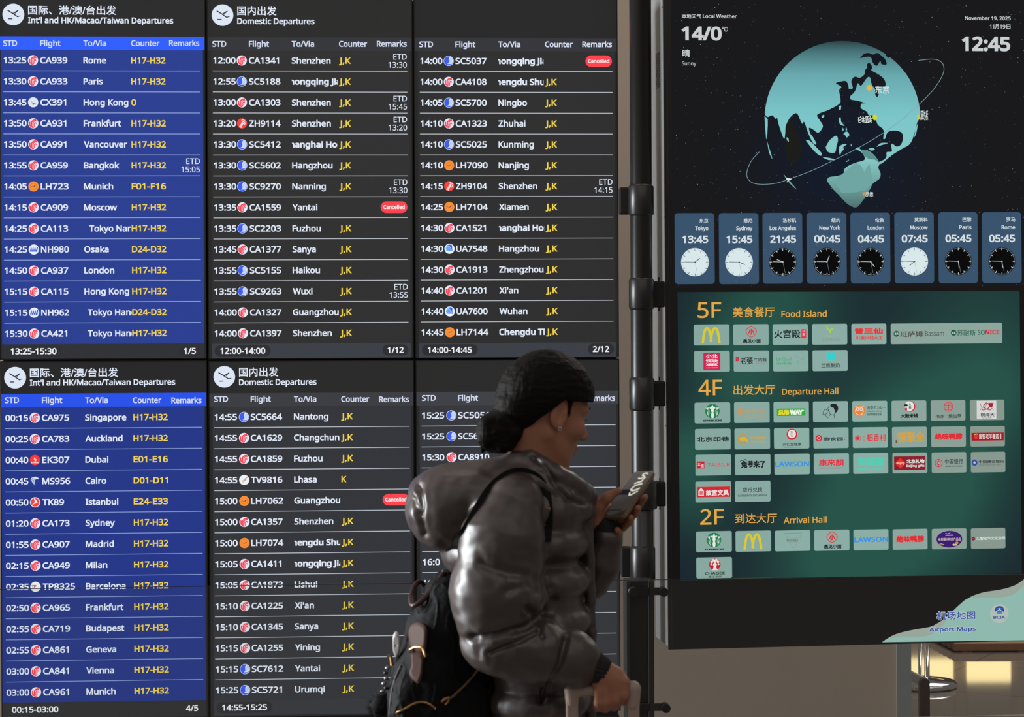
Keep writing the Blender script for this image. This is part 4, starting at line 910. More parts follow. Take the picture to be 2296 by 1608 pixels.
# ------------------------------------------------------------------ the walking person
PD = 4.8; SC = PD / FPX                                       # metres per picture pixel at the person
W0 = at(1180, 1200, PD)
def R3(px, py, d=0.0): return Vector((px - 1180.0, d, 1200.0 - py))       # body space: 1 unit = SC metres
def P3(px, py, d=0.0):
    f = 1 + d * SC / PD                                        # where a point d behind the body's middle shows at that pixel
    return Vector((CX - 1180.0 + (px - CX) * f, d, 1200.0 - HY - (py - HY) * f))
def PW(px, py, d=0.0): return W0 + SC * P3(px, py, d)

class Vol:
    """smoothly blended solid, meshed as one continuous surface"""
    def __init__(s, lo, hi, vox):
        s.vox = vox; s.lo = np.array(lo, np.float32)
        s.n = np.ceil((np.array(hi) - s.lo) / vox).astype(int) + 1
        s.A = np.full(s.n, 60.0, np.float32)
        s.ax = [s.lo[i] + vox * np.arange(s.n[i], dtype=np.float32) for i in range(3)]
    def _win(s, lo, hi, pad):
        a = np.maximum(0, np.floor((np.array(lo) - pad - s.lo) / s.vox).astype(int)); b = np.minimum(s.n, np.ceil((np.array(hi) + pad - s.lo) / s.vox).astype(int) + 1)
        if (b <= a).any(): return None, None
        sl = tuple(slice(a[i], b[i]) for i in range(3))
        return sl, (s.ax[0][sl[0]][:, None, None], s.ax[1][sl[1]][None, :, None], s.ax[2][sl[2]][None, None, :])
    def _mix(s, sl, d, k, op):
        A = s.A[sl]
        if op == 'sub':
            d = -d; h = np.maximum(k - np.abs(A - d), 0) / k; s.A[sl] = np.maximum(A, d) + h * h * k / 4
        else:
            h = np.maximum(k - np.abs(A - d), 0) / k; s.A[sl] = np.minimum(A, d) - h * h * k / 4
    def ell(s, c, r, k=10, R=None, op='add'):
        c = np.array(c, np.float32); r = np.array(r, np.float32); m = float(r.max()) if R is not None else r
        sl, g = s._win(c - m, c + m, k + 8)
        if sl is None: return s
        x, y, z = g[0] - c[0], g[1] - c[1], g[2] - c[2]
        if R is not None:
            R = np.array(R, np.float32)                       # rows: local axes
            x, y, z = (R[0, 0] * x + R[0, 1] * y + R[0, 2] * z, R[1, 0] * x + R[1, 1] * y + R[1, 2] * z, R[2, 0] * x + R[2, 1] * y + R[2, 2] * z)
        k0 = np.sqrt((x / r[0]) ** 2 + (y / r[1]) ** 2 + (z / r[2]) ** 2); k1 = np.sqrt((x / r[0] ** 2) ** 2 + (y / r[1] ** 2) ** 2 + (z / r[2] ** 2) ** 2)
        s._mix(sl, k0 * (k0 - 1) / np.maximum(k1, 1e-6), k, op); return s
    def cap(s, a, b, ra, rb=None, k=10, op='add'):
        rb = ra if rb is None else rb
        a = np.array(a, np.float32); b = np.array(b, np.float32); m = max(ra, rb)
        sl, g = s._win(np.minimum(a, b) - m, np.maximum(a, b) + m, k + 8)
        if sl is None: return s
        ab = b - a; L = float((ab ** 2).sum()) + 1e-6
        t = np.clip(((g[0] - a[0]) * ab[0] + (g[1] - a[1]) * ab[1] + (g[2] - a[2]) * ab[2]) / L, 0, 1)
        d = np.sqrt((g[0] - a[0] - t * ab[0]) ** 2 + (g[1] - a[1] - t * ab[1]) ** 2 + (g[2] - a[2] - t * ab[2]) ** 2) - (ra + (rb - ra) * t)
        s._mix(sl, d, k, op); return s
    def chain(s, pts, rs, k=8):
        for i in range(len(pts) - 1): s.cap(pts[i], pts[i + 1], rs[i], rs[i + 1], k)
        return s
    def keep(s, f):
        """intersect with f(x, y, z) < 0"""
        g = (s.ax[0][:, None, None], s.ax[1][None, :, None], s.ax[2][None, None, :])
        s.A = np.maximum(s.A, f(*g).astype(np.float32)); return s
    def val(s, p):
        i = np.clip(np.round((np.array(p) - s.lo) / s.vox).astype(int), 0, s.n - 1); return s.A[tuple(i)]
    def near(s, px, py):
        """depth of the surface that faces the camera at this pixel"""
        f = 1 + s.ax[1] * SC / PD
        i = np.round((CX - 1180.0 + (px - CX) * f - s.lo[0]) / s.vox).astype(int); k = np.round((1200.0 - HY - (py - HY) * f - s.lo[2]) / s.vox).astype(int)
        col = s.A[np.clip(i, 0, s.n[0] - 1), np.arange(s.n[1]), np.clip(k, 0, s.n[2] - 1)]
        w = np.nonzero(col < 0)[0]
        return float(s.ax[1][w[0]]) if len(w) else None
    def mesh(s):
        A = s.A; nx, ny, nz = A.shape; S = A < 0
        any_ = np.zeros((nx - 1, ny - 1, nz - 1), bool); all_ = np.ones_like(any_)
        for i in (0, 1):
            for j in (0, 1):
                for k in (0, 1):
                    q = S[i:nx - 1 + i, j:ny - 1 + j, k:nz - 1 + k]; any_ |= q; all_ &= q
        M = any_ & ~all_; I = np.nonzero(M); n = len(I[0])
        idx = np.full(M.shape, -1, np.int64); idx[M] = np.arange(n)
        acc = np.zeros((n, 3)); cnt = np.zeros(n)
        co = [(a, b, c) for a in (0, 1) for b in (0, 1) for c in (0, 1)]
        for a in co:
            for ax in range(3):
                if a[ax]: continue
                b = list(a); b[ax] = 1
                va = A[I[0] + a[0], I[1] + a[1], I[2] + a[2]]; vb = A[I[0] + b[0], I[1] + b[1], I[2] + b[2]]
                cr = (va < 0) != (vb < 0)
                t = np.where(cr, va / np.where(cr, va - vb, 1), 0)
                p = np.array(a, float)[None, :].repeat(n, 0); p[:, ax] += t
                acc[cr] += p[cr]; cnt[cr] += 1
        V = (acc / cnt[:, None] + np.stack(I, 1)) * s.vox + s.lo
        F = []
        for ax in range(3):
            o = [i for i in range(3) if i != ax]
            sl0 = [slice(None)] * 3; sl1 = [slice(None)] * 3
            sl0[ax] = slice(0, -1); sl1[ax] = slice(1, None)
            for q in o: sl0[q] = slice(1, -1); sl1[q] = slice(1, -1)
            a, b = S[tuple(sl0)], S[tuple(sl1)]
            E = np.nonzero(a != b)
            base = [E[0].copy(), E[1].copy(), E[2].copy()]
            for q in o: base[q] += 1
            def cell(d0, d1):
                c = [x.copy() for x in base]; c[o[0]] -= d0; c[o[1]] -= d1
                return idx[c[0], c[1], c[2]]
            quad = np.stack([cell(1, 1), cell(0, 1), cell(0, 0), cell(1, 0)], 1)
            ins = a[E]
            fl = ins if ax != 1 else ~ins
            quad[~fl] = quad[~fl][:, ::-1]
            F.append(quad)
        F = np.concatenate(F); F = F[(F >= 0).all(1)]
        return V, F

def laplace(V, F, it, lam=.5):
    E = np.concatenate([F[:, [0, 1]], F[:, [1, 2]], F[:, [2, 3]], F[:, [3, 0]]]); E = np.concatenate([E, E[:, ::-1]])
    n = len(V); deg = np.bincount(E[:, 0], minlength=n)[:, None].clip(1)
    for _ in range(it):
        S = np.stack([np.bincount(E[:, 0], V[E[:, 1], j], n) for j in range(3)], 1) / deg
        V = V + lam * (S - V)
    return V
def normals(V, F):
    nf = np.cross(V[F[:, 2]] - V[F[:, 0]], V[F[:, 3]] - V[F[:, 1]]); N = np.zeros_like(V)
    for j in range(4): np.add.at(N, F[:, j], nf)
    return N / np.maximum(np.linalg.norm(N, axis=1, keepdims=True), 1e-9)
def solid(name, vol, mat, parent, it=2, disp=None, off=None):
    V, F = vol.mesh(); V = laplace(V, F, it)
    if disp is not None: V = V + normals(V, F) * disp(V)[:, None]
    W = np.array(W0)[None, :] + V * SC - np.array(off if off is not None else ROOTOFF)[None, :]
    me = bpy.data.meshes.new(name)
    me.vertices.add(len(W)); me.vertices.foreach_set('co', W.astype(np.float32).ravel())
    me.loops.add(F.size); me.loops.foreach_set('vertex_index', F.astype(np.int32).ravel())
    me.polygons.add(len(F)); me.polygons.foreach_set('loop_start', np.arange(0, F.size, 4, dtype=np.int32)); me.polygons.foreach_set('loop_total', np.full(len(F), 4, np.int32))
    me.polygons.foreach_set('use_smooth', np.ones(len(F), bool))
    me.materials.append(mat); me.update(calc_edges=True); me.validate()
    o = bpy.data.objects.new(name, me); C.objects.link(o); o.parent = parent
    return o
def nz(V, sx, sy, sz, seed=0.0): return np.array([noise.noise(Vector((v[0] * sx + seed, v[1] * sy, v[2] * sz))) for v in V])

FLOORPY = 1200 + W0.z / SC                                     # pixel row of the floor below the person
pf = PW(1190, FLOORPY, 0); pf.z = 0
ROOTOFF = tuple(pf)
person = thing('person', 'person in a glossy dark brown puffer jacket looking down at a phone while walking', 'person', Matrix.Translation(pf))

SKIN = PM('skin', (0.41, 0.178, 0.108), 0.5, var=.12, bscale=14, spec=.35)
SKIN.node_tree.nodes['Principled BSDF'].inputs['Subsurface Weight'].default_value = 0.12
SKIN.node_tree.nodes['Principled BSDF'].inputs['Subsurface Radius'].default_value = (.01, .004, .002)
HAIRM = PM('black_hair', (0.009, 0.007, 0.006), 0.6, spec=.1, bump=.4, bscale=90, stretch=(1, 1, .08))
JACK = PM('glossy_brown_nylon', (0.068, 0.052, 0.048), 0.36, spec=.65, bump=.04, bscale=30, var=.05)
CUFFM = PM('black_knit_cuff', (0.012, 0.012, 0.012), 0.8, bump=.3, bscale=120)
TROUS = PM('black_trousers', (0.014, 0.014, 0.016), 0.7)
SHOEM = PM('white_trainer', (0.5, 0.48, 0.46), 0.5)

# head axes: F forward (right in the picture, away from the camera, down), U up, S her right side (towards the camera)
yaw, pit = math.radians(25), math.radians(15)
f0 = Vector((math.cos(yaw), math.sin(yaw), 0)); up = Vector((0, 0, 1))
HF = (f0 * math.cos(pit) - up * math.sin(pit)).normalized(); HU = (up * math.cos(pit) + f0 * math.sin(pit)).normalized(); HS = HF.cross(HU).normalized()
HC = P3(1227, 919, 0)
RH = [tuple(HF), tuple(HS), tuple(HU)]
h = lambda f, s, u: tuple(HC + HF * f + HS * s + HU * u)

lo = R3(1000, FLOORPY - 8, -300); hi = R3(1490, 760, 235)
B = Vol(tuple(lo), tuple(hi), 3.0)
# cranium, face, jaw
B.ell(h(-8, 0, 28), (94, 75, 92), 12, RH); B.ell(h(30, 0, -35), (56, 58, 78), 22, RH); B.ell(h(40, 0, -80), (42, 44, 40), 20, RH)
B.ell(h(64, 0, -106), (21, 22, 18), 16, RH); B.cap(h(-5, 55, -55), h(48, 30, -100), 15, 15, 20); B.cap(h(-5, -55, -55), h(48, -30, -100), 15, 15, 20)
B.ell(h(66, 0, 18), (26, 56, 20), 16, RH)                       # brow
for s in (1, -1):
    B.ell(h(55, s * 40, -28), (30, 24, 24), 16, RH)             # cheek
    B.ell(h(84, s * 33, 0), (14, 17, 11), 7, RH, 'sub')         # eye socket
    B.ell(h(69, s * 32, -1), (14, 16, 12), 4, RH)               # eyeball and lids
    B.ell(h(80, s * 32, -5), (4, 15, 3), 3, RH)                 # lower lid
B.cap(h(82, 0, 10), h(101, 0, -32), 8, 11, 9); B.ell(h(103, 0, -37), (12, 12, 10), 8, RH)
for s in (1, -1): B.ell(h(93, s * 12, -41), (9, 8, 8), 6, RH)
B.ell(h(84, 0, -67), (12, 24, 6), 7, RH); B.ell(h(82, 0, -78), (11, 20, 6.5), 6, RH); B.ell(h(95, 0, -72.5), (6, 22, 1.6), 3, RH, 'sub')
# ears
for s in (1, -1):
    B.ell(h(-5, s * 75, -8), (20, 8, 33), 5, RH); B.ell(h(-1, s * 84, -5), (12, 7, 22), 5, RH, 'sub'); B.ell(h(2, s * 76, -34), (9, 7, 9), 6, RH)
    B.cap(h(8, s * 80, -2), h(10, s * 79, -22), 4, 4, 4)
# neck and torso
B.cap(h(-28, 0, -50), P3(1208, 1085, 0), 56, 62, 24)
B.cap(P3(1205, 1120, 0), P3(1195, 1480, 0), 80, 80, 30); B.ell(P3(1200, 1180, 0), (80, 115, 90), 30); B.ell(R3(1195, 1560, 0), (80, 105, 95), 30)
# right arm to the hand on the suitcase
HD = -186
B.chain([P3(1180, 1130, -130), P3(1115, 1385, -180), P3(1250, 1465, -186), P3(1338, 1502, HD)], [38, 34, 34, 25], 16)
B.chain([P3(1338, 1502, HD), P3(1368, 1528, HD)], [26, 28], 14)
B.ell(P3(1362, 1522, HD), (40, 24, 30), 14)
kn = [(1398, 1531), (1379, 1540), (1359, 1547), (1341, 1552)]
for i, (x, y) in enumerate(kn):
    B.cap(P3(1352, 1512, HD), P3(x, y, HD - 14), 15, 13, 8)
    r = (11.5, 12, 11.5, 10)[i]; L = (1, 1.05, 1, .85)[i]
    B.chain([P3(x, y, HD - 16), P3(x - 1, y + 29 * L, HD - 20), P3(x - 4, y + 42 * L, HD + 2), P3(x - 4, y + 31 * L, HD + 18)], [r, r * .97, r * .9, r * .82], 3.5)
B.chain([P3(1362, 1508, HD + 22), P3(1392, 1530, HD + 34), P3(1402, 1552, HD + 26), P3(1392, 1563, HD + 18)], [14, 12.5, 11, 9.5], 6)
# left arm to the hand under the phone
B.chain([P3(1215, 1140, 130), P3(1312, 1310, 105), P3(1356, 1196, 78)], [36, 32, 24], 16)
B.chain([P3(1356, 1200, 80), P3(1352, 1172, 96)], [26, 27], 12)
B.ell(P3(1352, 1166, 100), (33, 21, 40), 12)
B.chain([P3(1334, 1172, 78), P3(1340, 1140, 66), P3(1362, 1117, 58), P3(1388, 1101, 52)], [19, 15, 12, 8], 8)
B.chain([P3(1372, 1140, 130), P3(1412, 1150, 116), P3(1434, 1130, 80), P3(1447, 1116, 52)], [12, 11, 9.5, 7.5], 5)
B.chain([P3(1366, 1156, 130), P3(1408, 1166, 108), P3(1424, 1152, 72), P3(1431, 1141, 46)], [12, 11, 10, 8], 5)
B.chain([P3(1360, 1170, 126), P3(1396, 1182, 102), P3(1410, 1172, 66), P3(1414, 1162, 44)], [12, 11, 9.5, 8], 5)
B.chain([P3(1352, 1184, 114), P3(1376, 1196, 92), P3(1388, 1198, 70), P3(1384, 1190, 52)], [11, 10, 9, 8], 5)
# legs, mid-stride
B.chain([R3(1190, 1600, -60), R3(1240, 1950, -62), R3(1205, 2340, -62)], [72, 56, 36], 24)
B.chain([R3(1190, 1600, 60), R3(1150, 1960, 62), R3(1080, 2330, 62)], [86, 58, 36], 24)
B.cap(R3(1205, 2385, -62), R3(1290, 2410, -66), 32, 24, 16); B.cap(R3(1080, 2375, 62), R3(1165, 2410, 60), 32, 24, 16)
bo = solid('body', B, SKIN, person, 2)
del B

# hair: cap with a clean hairline, low bun
Hh = Vol(tuple(P3(1030, 1040, -150)), tuple(P3(1370, 750, 150)), 2.4)
Hh.ell(h(-6, 0, 34), (109, 92, 100), 12, RH); Hh.ell(h(-62, 0, 5), (60, 70, 80), 22, RH)
def hairline(x, y, z):
    x, y, z = x - HC.x, y - HC.y, z - HC.z
    f = x * HF.x + y * HF.y + z * HF.z; u = x * HU.x + y * HU.y + z * HU.z
    t = np.interp(f, [-160, -100, -62, -26, -2, 12, 40, 75, 130], [-130, -98, -58, -4, 27, 24, 30, 37, 50])
    return (t - u) * .8
Hh.keep(hairline)
bc = P3(1120, 968, -42)
Hh.ell(P3(1160, 915, -35), (48, 55, 42), 14)
Hh.ell(tuple(bc), (52, 50, 49), 12)
for k in range(5):                                             # coils of the bun
    a = k * 1.25; Hh.cap(tuple(bc + Vector((32 * math.cos(a), -26, 28 * math.sin(a)))), tuple(bc + Vector((32 * math.cos(a + 1.2), -24, 28 * math.sin(a + 1.2)))), 20, 18, 7)
Hh.cap(h(18, 72, 22), h(24, 70, -8), 6, 2, 6)                 # sideburn
for a, b, r in (((1200, 952, -52), (1172, 985, -58), 6), ((1086, 985, -60), (1082, 1012, -50), 9), ((1128, 1000, -60), (1150, 990, -62), 7)): Hh.cap(P3(*a), P3(*b), r, r * .5, 6)
ho_ = solid('hair', Hh, HAIRM, bo, 1, lambda V: 1.6 * nz(V, .02, .02, .09) + 1.0 * nz(V, .06, .06, .25, 9))
del Hh
# eyes and brow, earring
EYEM = PM('dark_eye', (0.01, 0.008, 0.008), 0.2)
for s in (1, -1):
    b = MB(); c0 = Vector(h(80, s * 32, -1.5))
    pts = [W0 + SC * Vector(h(83 - abs(q - .45) * 7, s * (20 + 25 * q), -3 + 1.5 * math.sin(math.pi * q))) for q in (0, .2, .4, .6, .8, 1)]
    b.tube([tuple(p) for p in pts], .0022, EYEM, 8); b.build('eyelash', bo, ROOTOFF)
    b = MB(); pts = [W0 + SC * Vector(h(91 - 11 * q * q, s * (14 + 36 * q), 21 + 5 * math.sin(2.4 * q))) for q in (0, .2, .4, .6, .8, 1)]
    b.tube([tuple(p) for p in pts], .0028, HAIRM, 8, r1=.0012); b.build('eyebrow', bo, ROOTOFF)
b = MB(); c0 = W0 + SC * Vector(h(2, 84, -40)); b.tube([(c0.x +   .0035 * math.cos(a), c0.y, c0.z + .0035 * math.sin(a)) for a in np.linspace(0, 6.28, 14)], .0009, PM('silver', (.7, .7, .7), .15, metal=1.0), 8); b.build('earring', bo, ROOTOFF)

# --- puffer jacket
Jk = Vol(tuple(P3(890, 1700, -300)), tuple(P3(1430, 970, 260)), 3.2)
K = 7
for y, cx, rx in ((1140, 1212, 112), (1213, 1203, 121), (1298, 1200, 124), (1388, 1201, 124), (1478, 1204, 123), (1566, 1202, 122), (1650, 1200, 118)):
    Jk.ell(P3(cx, y, 0), (rx, 165 if y > 1150 else 150, 62 if y > 1150 else 80), 18)
Jk.ell(P3(1200, 1420, 0), (110, 152, 330), 6)
Jk.ell(P3(1085, 1232, 0), (96, 130, 82), K); Jk.ell(P3(1090, 1330, 0), (70, 110, 70), K); Jk.ell(P3(1100, 1420, 0), (60, 110, 70), K)
# front placket
Jk.chain([P3(1316, 1120, -8), P3(1322, 1260, -8), P3(1324, 1420, -6), P3(1322, 1640, -6)], [13, 12, 12, 12], 6)
# right sleeve
Jk.cap(P3(1158, 1126, -158), P3(1128, 1210, -180), 58, 86, K); Jk.cap(P3(1127, 1215, -180), P3(1115, 1325, -186), 86, 100, 34); Jk.cap(P3(1115, 1325, -186), P3(1114, 1374, -187), 99, 93, 20)
Jk.cap(P3(1140, 1180, -172), P3(1114, 1390, -186), 66, 84, 6)
Jk.ell(P3(1132, 1442, -190), (96, 82, 74), 6); Jk.ell(P3(1200, 1462, -190), (82, 80, 76), 28); Jk.ell(P3(1278, 1478, -188), (62, 64, 66), 8)
Jk.cap(P3(1130, 1440, -190), P3(1285, 1482, -188), 72, 60, 5)
# left sleeve
Jk.ell(P3(1225, 1160, 150), (70, 62, 75), K); Jk.ell(P3(1270, 1240, 140), (58, 55, 60), K); Jk.cap(P3(1300, 1300, 118), P3(1322, 1300, 105), 42, 44, 6)
Jk.cap(P3(1322, 1304, 104), P3(1358, 1212, 82), 45, 40, 10); Jk.ell(P3(1341, 1262, 92), (50, 48, 52), 12)
# collar
ring = []
for k in range(17):
    a = 2 * math.pi * k / 16; ring.append(P3(1242 + 72 * math.cos(a), 1066 + 50 * math.cos(a) + 4 * math.sin(2 * a), 88 * math.sin(a)))
for k in range(16): Jk.cap(ring[k], ring[k + 1], 27, 27, 5)
ring2 = [p + Vector((-4, p.y * .16, -34)) for p in ring]
for k in range(16): Jk.cap(ring2[k], ring2[k + 1], 26, 26, 5)
# hood lying on the back
Jk.ell(P3(1006, 1138, 0), (98, 150, 97), K); Jk.ell(P3(1084, 1106, 0), (118, 160, 76), 30); Jk.ell(P3(1155, 1076, 0), (80, 138, 54), 24)
Jk.ell(P3(1040, 1170, 0), (86, 140, 64), 8)
# hollow for neck, and sleeve openings
Jk.cap(h(-28, 0, -20), P3(1214, 1080, 0), 52, 56, 4, 'sub'); Jk.cap(P3(1245, 1010, 0), P3(1240, 1060, 0), 62, 50, 4, 'sub')
Jk.cap(P3(1356, 1196, 80), P3(1374, 1130, 76), 27, 36, 4, 'sub'); Jk.cap(P3(1322, 1492, -187), P3(1400, 1530, -187), 24, 40, 4, 'sub')
def puff(V):
    x, y, z = V[:, 0], V[:, 1], V[:, 2]
    n1 = nz(V, .012, .012, .02); n2 = nz(V, .03, .03, .05, 5.3); 
    n5 = nz(V, .035, .03, .014, 8.8); out = 3.6 * n1 + 1.5 * n2 + 1.7 * n5; n4 = nz(V, .045, .03, .03, 3.7)
    # seams: pinched lines
    def seam(pts, depth, wd, dmax=-40):
        nonlocal out
        P = np.array([(p[0] - 1180, 1200 - p[1]) for p in pts], float); best = np.full(len(V), 1e9)
        for a, b in zip(P[:-1], P[1:]):
            ab = b - a; t = np.clip(((x - a[0]) * ab[0] + (z - a[1]) * ab[1]) / (ab @ ab), 0, 1)
            best = np.minimum(best, np.hypot(x - a[0] - t * ab[0], z - a[1] - t * ab[1]))
        out = out + (-depth * np.exp(-(best / wd) ** 2) + 3.2 * n4 * np.exp(-(best / 34) ** 2)) * (y < dmax)
    seam([(1195, 1018), (1222, 1040), (1240, 1072), (1270, 1110), (1310, 1125)], 9, 6, 0)
    seam([(1085, 1235), (1130, 1250), (1190, 1262), (1230, 1300)], 8, 11)
    seam([(1060, 1395), (1120, 1385), (1180, 1372), (1215, 1352)], 13, 8)
    seam([(1098, 1425), (1160, 1400), (1205, 1378)], 9, 6)
    seam([(1262, 1400), (1250, 1450), (1225, 1500), (1210, 1545)], 10, 6)
    seam([(1180, 1330), (1205, 1355), (1212, 1390)], 9, 7)
    seam([(945, 1085), (950, 1120), (944, 1150), (955, 1190)], 10, 8, 200); seam([(930, 1110), (940, 1140)], 8, 7, 200)
    seam([(1140, 1290), (1180, 1280), (1212, 1300)], 6, 10)
    return out
jo = solid('puffer_jacket', Jk, JACK, bo, 2, puff)
for nm, pts, rs in (('cuff', [P3(1312, 1490, -187), P3(1338, 1503, -186)], [43, 34]), ('cuff', [P3(1352, 1208, 82), P3(1358, 1188, 84)], [36, 33])):
    q = Vol(tuple(Vector(pts[0]) - Vector((75, 75, 75))), tuple(Vector(pts[1]) + Vector((75, 75, 75))), 2.5)
    q.chain(pts, rs, 4); solid(nm, q, CUFFM, jo, 1, lambda V: 1.2 * np.sin(V[:, 1] * .7 + V[:, 2] * .7))
JK_near = Jk
# trousers and shoes
T = Vol(tuple(R3(1010, FLOORPY - 60, -170)), tuple(R3(1340, 1480, 170)), 5)
T.chain([R3(1195, 1600, -55), R3(1243, 1950, -62), R3(1206, 2350, -62)], [98, 72, 56], 24); T.chain([R3(1190, 1600, 55), R3(1150, 1960, 62), R3(1082, 2340, 62)], [98, 72, 56], 24)
solid('trousers', T, TROUS, bo, 2)
for x, d in ((1206, -62), (1082, 62)):
    S_ = Vol(tuple(R3(x - 80, FLOORPY + 4, d - 70)), tuple(R3(x + 160, 2320, d + 70)), 4)
    S_.cap(R3(x - 10, FLOORPY - 44, d), R3(x + 95, FLOORPY - 32, d - 4), 46, 34, 14); S_.cap(R3(x, FLOORPY - 80, d), R3(x, FLOORPY - 50, d), 44, 44, 14)
    S_.keep(lambda X, Y, Z: -(Z - (1200 - FLOORPY + 1)) + 0 * X + 0 * Y)
    solid('shoe', S_, SHOEM, bo, 1)

# ------------------------------------------------------------------ backpack
BAGM = PM('black_canvas', (0.0035, 0.0035, 0.004), 0.7, spec=.2, bump=.25, bscale=70)
LEA = PM('brown_leather', (0.085, 0.037, 0.026), 0.6, spec=.25, var=.15, bscale=20)
LEAD = PM('dark_brown_leather', (0.05, 0.02, 0.016), 0.35)
GOLDM = PM('brass', (0.52, 0.3, 0.12), 0.3, metal=1.0)
SILV = PM('worn_steel', (.4, .38, .36), .3, metal=1.0)
bp = PW(985, 1690, 10)
bag = thing('backpack', 'black backpack with tan leather straps and a fur pompom on the person\'s back', 'backpack', Matrix.Translation(bp))
BO = tuple(bp)
G = Vol(tuple(P3(840, 1730, -190)), tuple(P3(1150, 1240, 190)), 3)
G.ell(P3(1008, 1350, 12), (62, 95, 72), 16); G.ell(P3(998, 1420, 12), (88, 112, 90), 26); G.ell(P3(982, 1520, 12), (104, 122, 110), 26); G.ell(P3(985, 1610, 12), (122, 126, 110), 26)
G.ell(P3(1050, 1560, 12), (92, 118, 100), 20)
G.ell(P3(920, 1590, -10), (58, 96, 92), 6); G.ell(P3(925, 1530, -10), (46, 90, 50), 8)
ix = [np.round((G.ax[i] - Jk.lo[i]) / Jk.vox).astype(int) for i in range(3)]
sub_ = Jk.A[np.ix_(*[np.clip(ix[i], 0, Jk.n[i] - 1) for i in range(3)])]
for i in range(3):
    o_ = (ix[i] < 0) | (ix[i] >= Jk.n[i]); sh = [1, 1, 1]; sh[i] = -1; sub_ = np.where(o_.reshape(sh), 60.0, sub_)
G.A = np.maximum(G.A, -sub_.astype(np.float32) + 1.5)            # the bag rests against the jacket
def folds(V): return 3.5 * nz(V, .02, .02, .012) + 3.0 * (np.maximum(0, 1 - np.abs(nz(V, .035, .035, .012, 4)) * 2.4)) ** 3
solid('bag_body', G, BAGM, bag, 2, folds, BO)
def on_bag(px, py, lift=2.0):
    d = None
    for q in range(0, 30, 3):
        for sx in (0, 1):
            d = G.near(px + q, py)
            if d is not None: break
        if d is not None: break
    return PW(px, py, (d if d is not None else 0) - lift)
def patch(outline, m, thick=3.0):
    thick += 7
    """leather piece lying on the bag: outline in pixels, grid kept inside it"""
    P = [Vector(p) for p in outline]; c = sum(P, Vector((0, 0))) / len(P); V = []; F = []; n = len(P); R = 5
    S = [on_bag(q.x, q.y, 0) for q in P + [c]]; M = np.array([[a.x, a.z, 1] for a in S]); k_ = np.linalg.lstsq(M, np.array([a.y for a in S]), rcond=None)[0]
    S += [on_bag(*(c + (p - c) * .5), 0) for p in P]; k_[2] -= max(float(k_ @ np.array([a.x, a.z, 1])) - a.y for a in S)
    for i in range(R + 1):
        for p in P:
            q = c + (p - c) * max(.02, i / R); a = PW(q.x, q.y, (on_bag(q.x, q.y, 0).y - W0.y) / SC); V.append((a.x, float(k_ @ np.array([a.x, a.z, 1])) - SC * thick * (1 if i < R else .3), a.z))
    for i in range(R):
        for k in range(n): F.append((i * n + k, i * n + (k + 1) % n, (i + 1) * n + (k + 1) % n, (i + 1) * n + k))
    b = MB(); b.raw(V, F, m, True); return b
oval = lambda cx, cy, rx, ry, n=22, egg=0: [(cx + rx * (1 + egg * math.sin(2 * math.pi * k / n)) * math.cos(2 * math.pi * k / n), cy + ry * math.sin(2 * math.pi * k / n)) for k in range(n)]
patch(smooth_line([(922, 1398), (938, 1393), (955, 1403), (957, 1428), (951, 1456), (925, 1456), (917, 1432), (916, 1412), (922, 1398)], 4)[:-1], LEA, 4).build('leather_flap', bag, BO)
st_ = patch(smooth_line([(920, 1462), (948, 1460), (948, 1490), (945, 1515), (938, 1530), (922, 1520), (917, 1506), (922, 1488), (920, 1462)], 4)[:-1], LEA, 5).build('leather_strap', bag, BO)
b = MB(); b.tube([tuple(on_bag(x, y, 17)) for x, y in ((918, 1462), (919, 1455), (930, 1450), (944, 1450), (948, 1453), (954, 1472))], .0035, GOLDM, 10); b.build('buckle', st_, BO)
patch(oval(889, 1442, 9, 30, 22, -.25), PM('white_enamel', (.55, .52, .5), .4), 5).build('white_disc', bag, BO)
b = MB()
b.tube([tuple(on_bag(x, y, 14)) for x, y in ((868, 1476), (870, 1468), (875, 1470), (878, 1490))], .0032, GOLDM, 10)
b.build('side_buckle', bag, BO)
b = MB()
for k, (x, y) in enumerate(((868, 1497), (864, 1508), (866, 1520), (861, 1532), (866, 1542), (858, 1550))):
    p = on_bag(x + 6, y, 6); b.lathe([(.001, -.004), (.0045, -.002), (.005, .002), (.001, .005)], (PW(x, y).x, p.y, p.z), (SILV, LEAD, SILV)[k % 3], 10)
b.build('charm_chain', bag, BO)
b = MB(); L_ = smooth_line([Vector(p) for p in ((996, 1282, -20), (975, 1312, -34), (950, 1342, -50), (926, 1357, -44), (921, 1338, -10), (930, 1312, 25), (942, 1303, 40), (950, 1312, 50))], 6)
b.tube([tuple(PW(p.x, p.y, p.z)) for p in L_], .0058, LEAD, 12); b.build('carry_handle', bag, BO)
b = MB(); b.tube([tuple(on_bag(x, y, 4)) for x, y in smooth_line([Vector((885, 1598)), Vector((905, 1589)), Vector((925, 1577)), Vector((945, 1573)), Vector((962, 1578)), Vector((975, 1588))], 4)], .0026, GOLDM, 8); b.build('zip', bag, BO)
b = MB(); b.tube([tuple(on_bag(x, y, 5)) for x, y in ((1070, 1502), (1058, 1518), (1040, 1537), (1015, 1560), (1006, 1566))], .0024, PM('tan_cord', (.2, .11, .05), .5), 8)
b.tube([tuple(on_bag(x, y, 6)) for x, y in ((1006, 1563), (994, 1567), (988, 1574))], .003, GOLDM, 8); b.tube([tuple(on_bag(x, y, 6)) for x, y in ((1005, 1568), (1000, 1576), (996, 1580))], .0026, GOLDM, 8)
b.build('zip_pull', bag, BO)
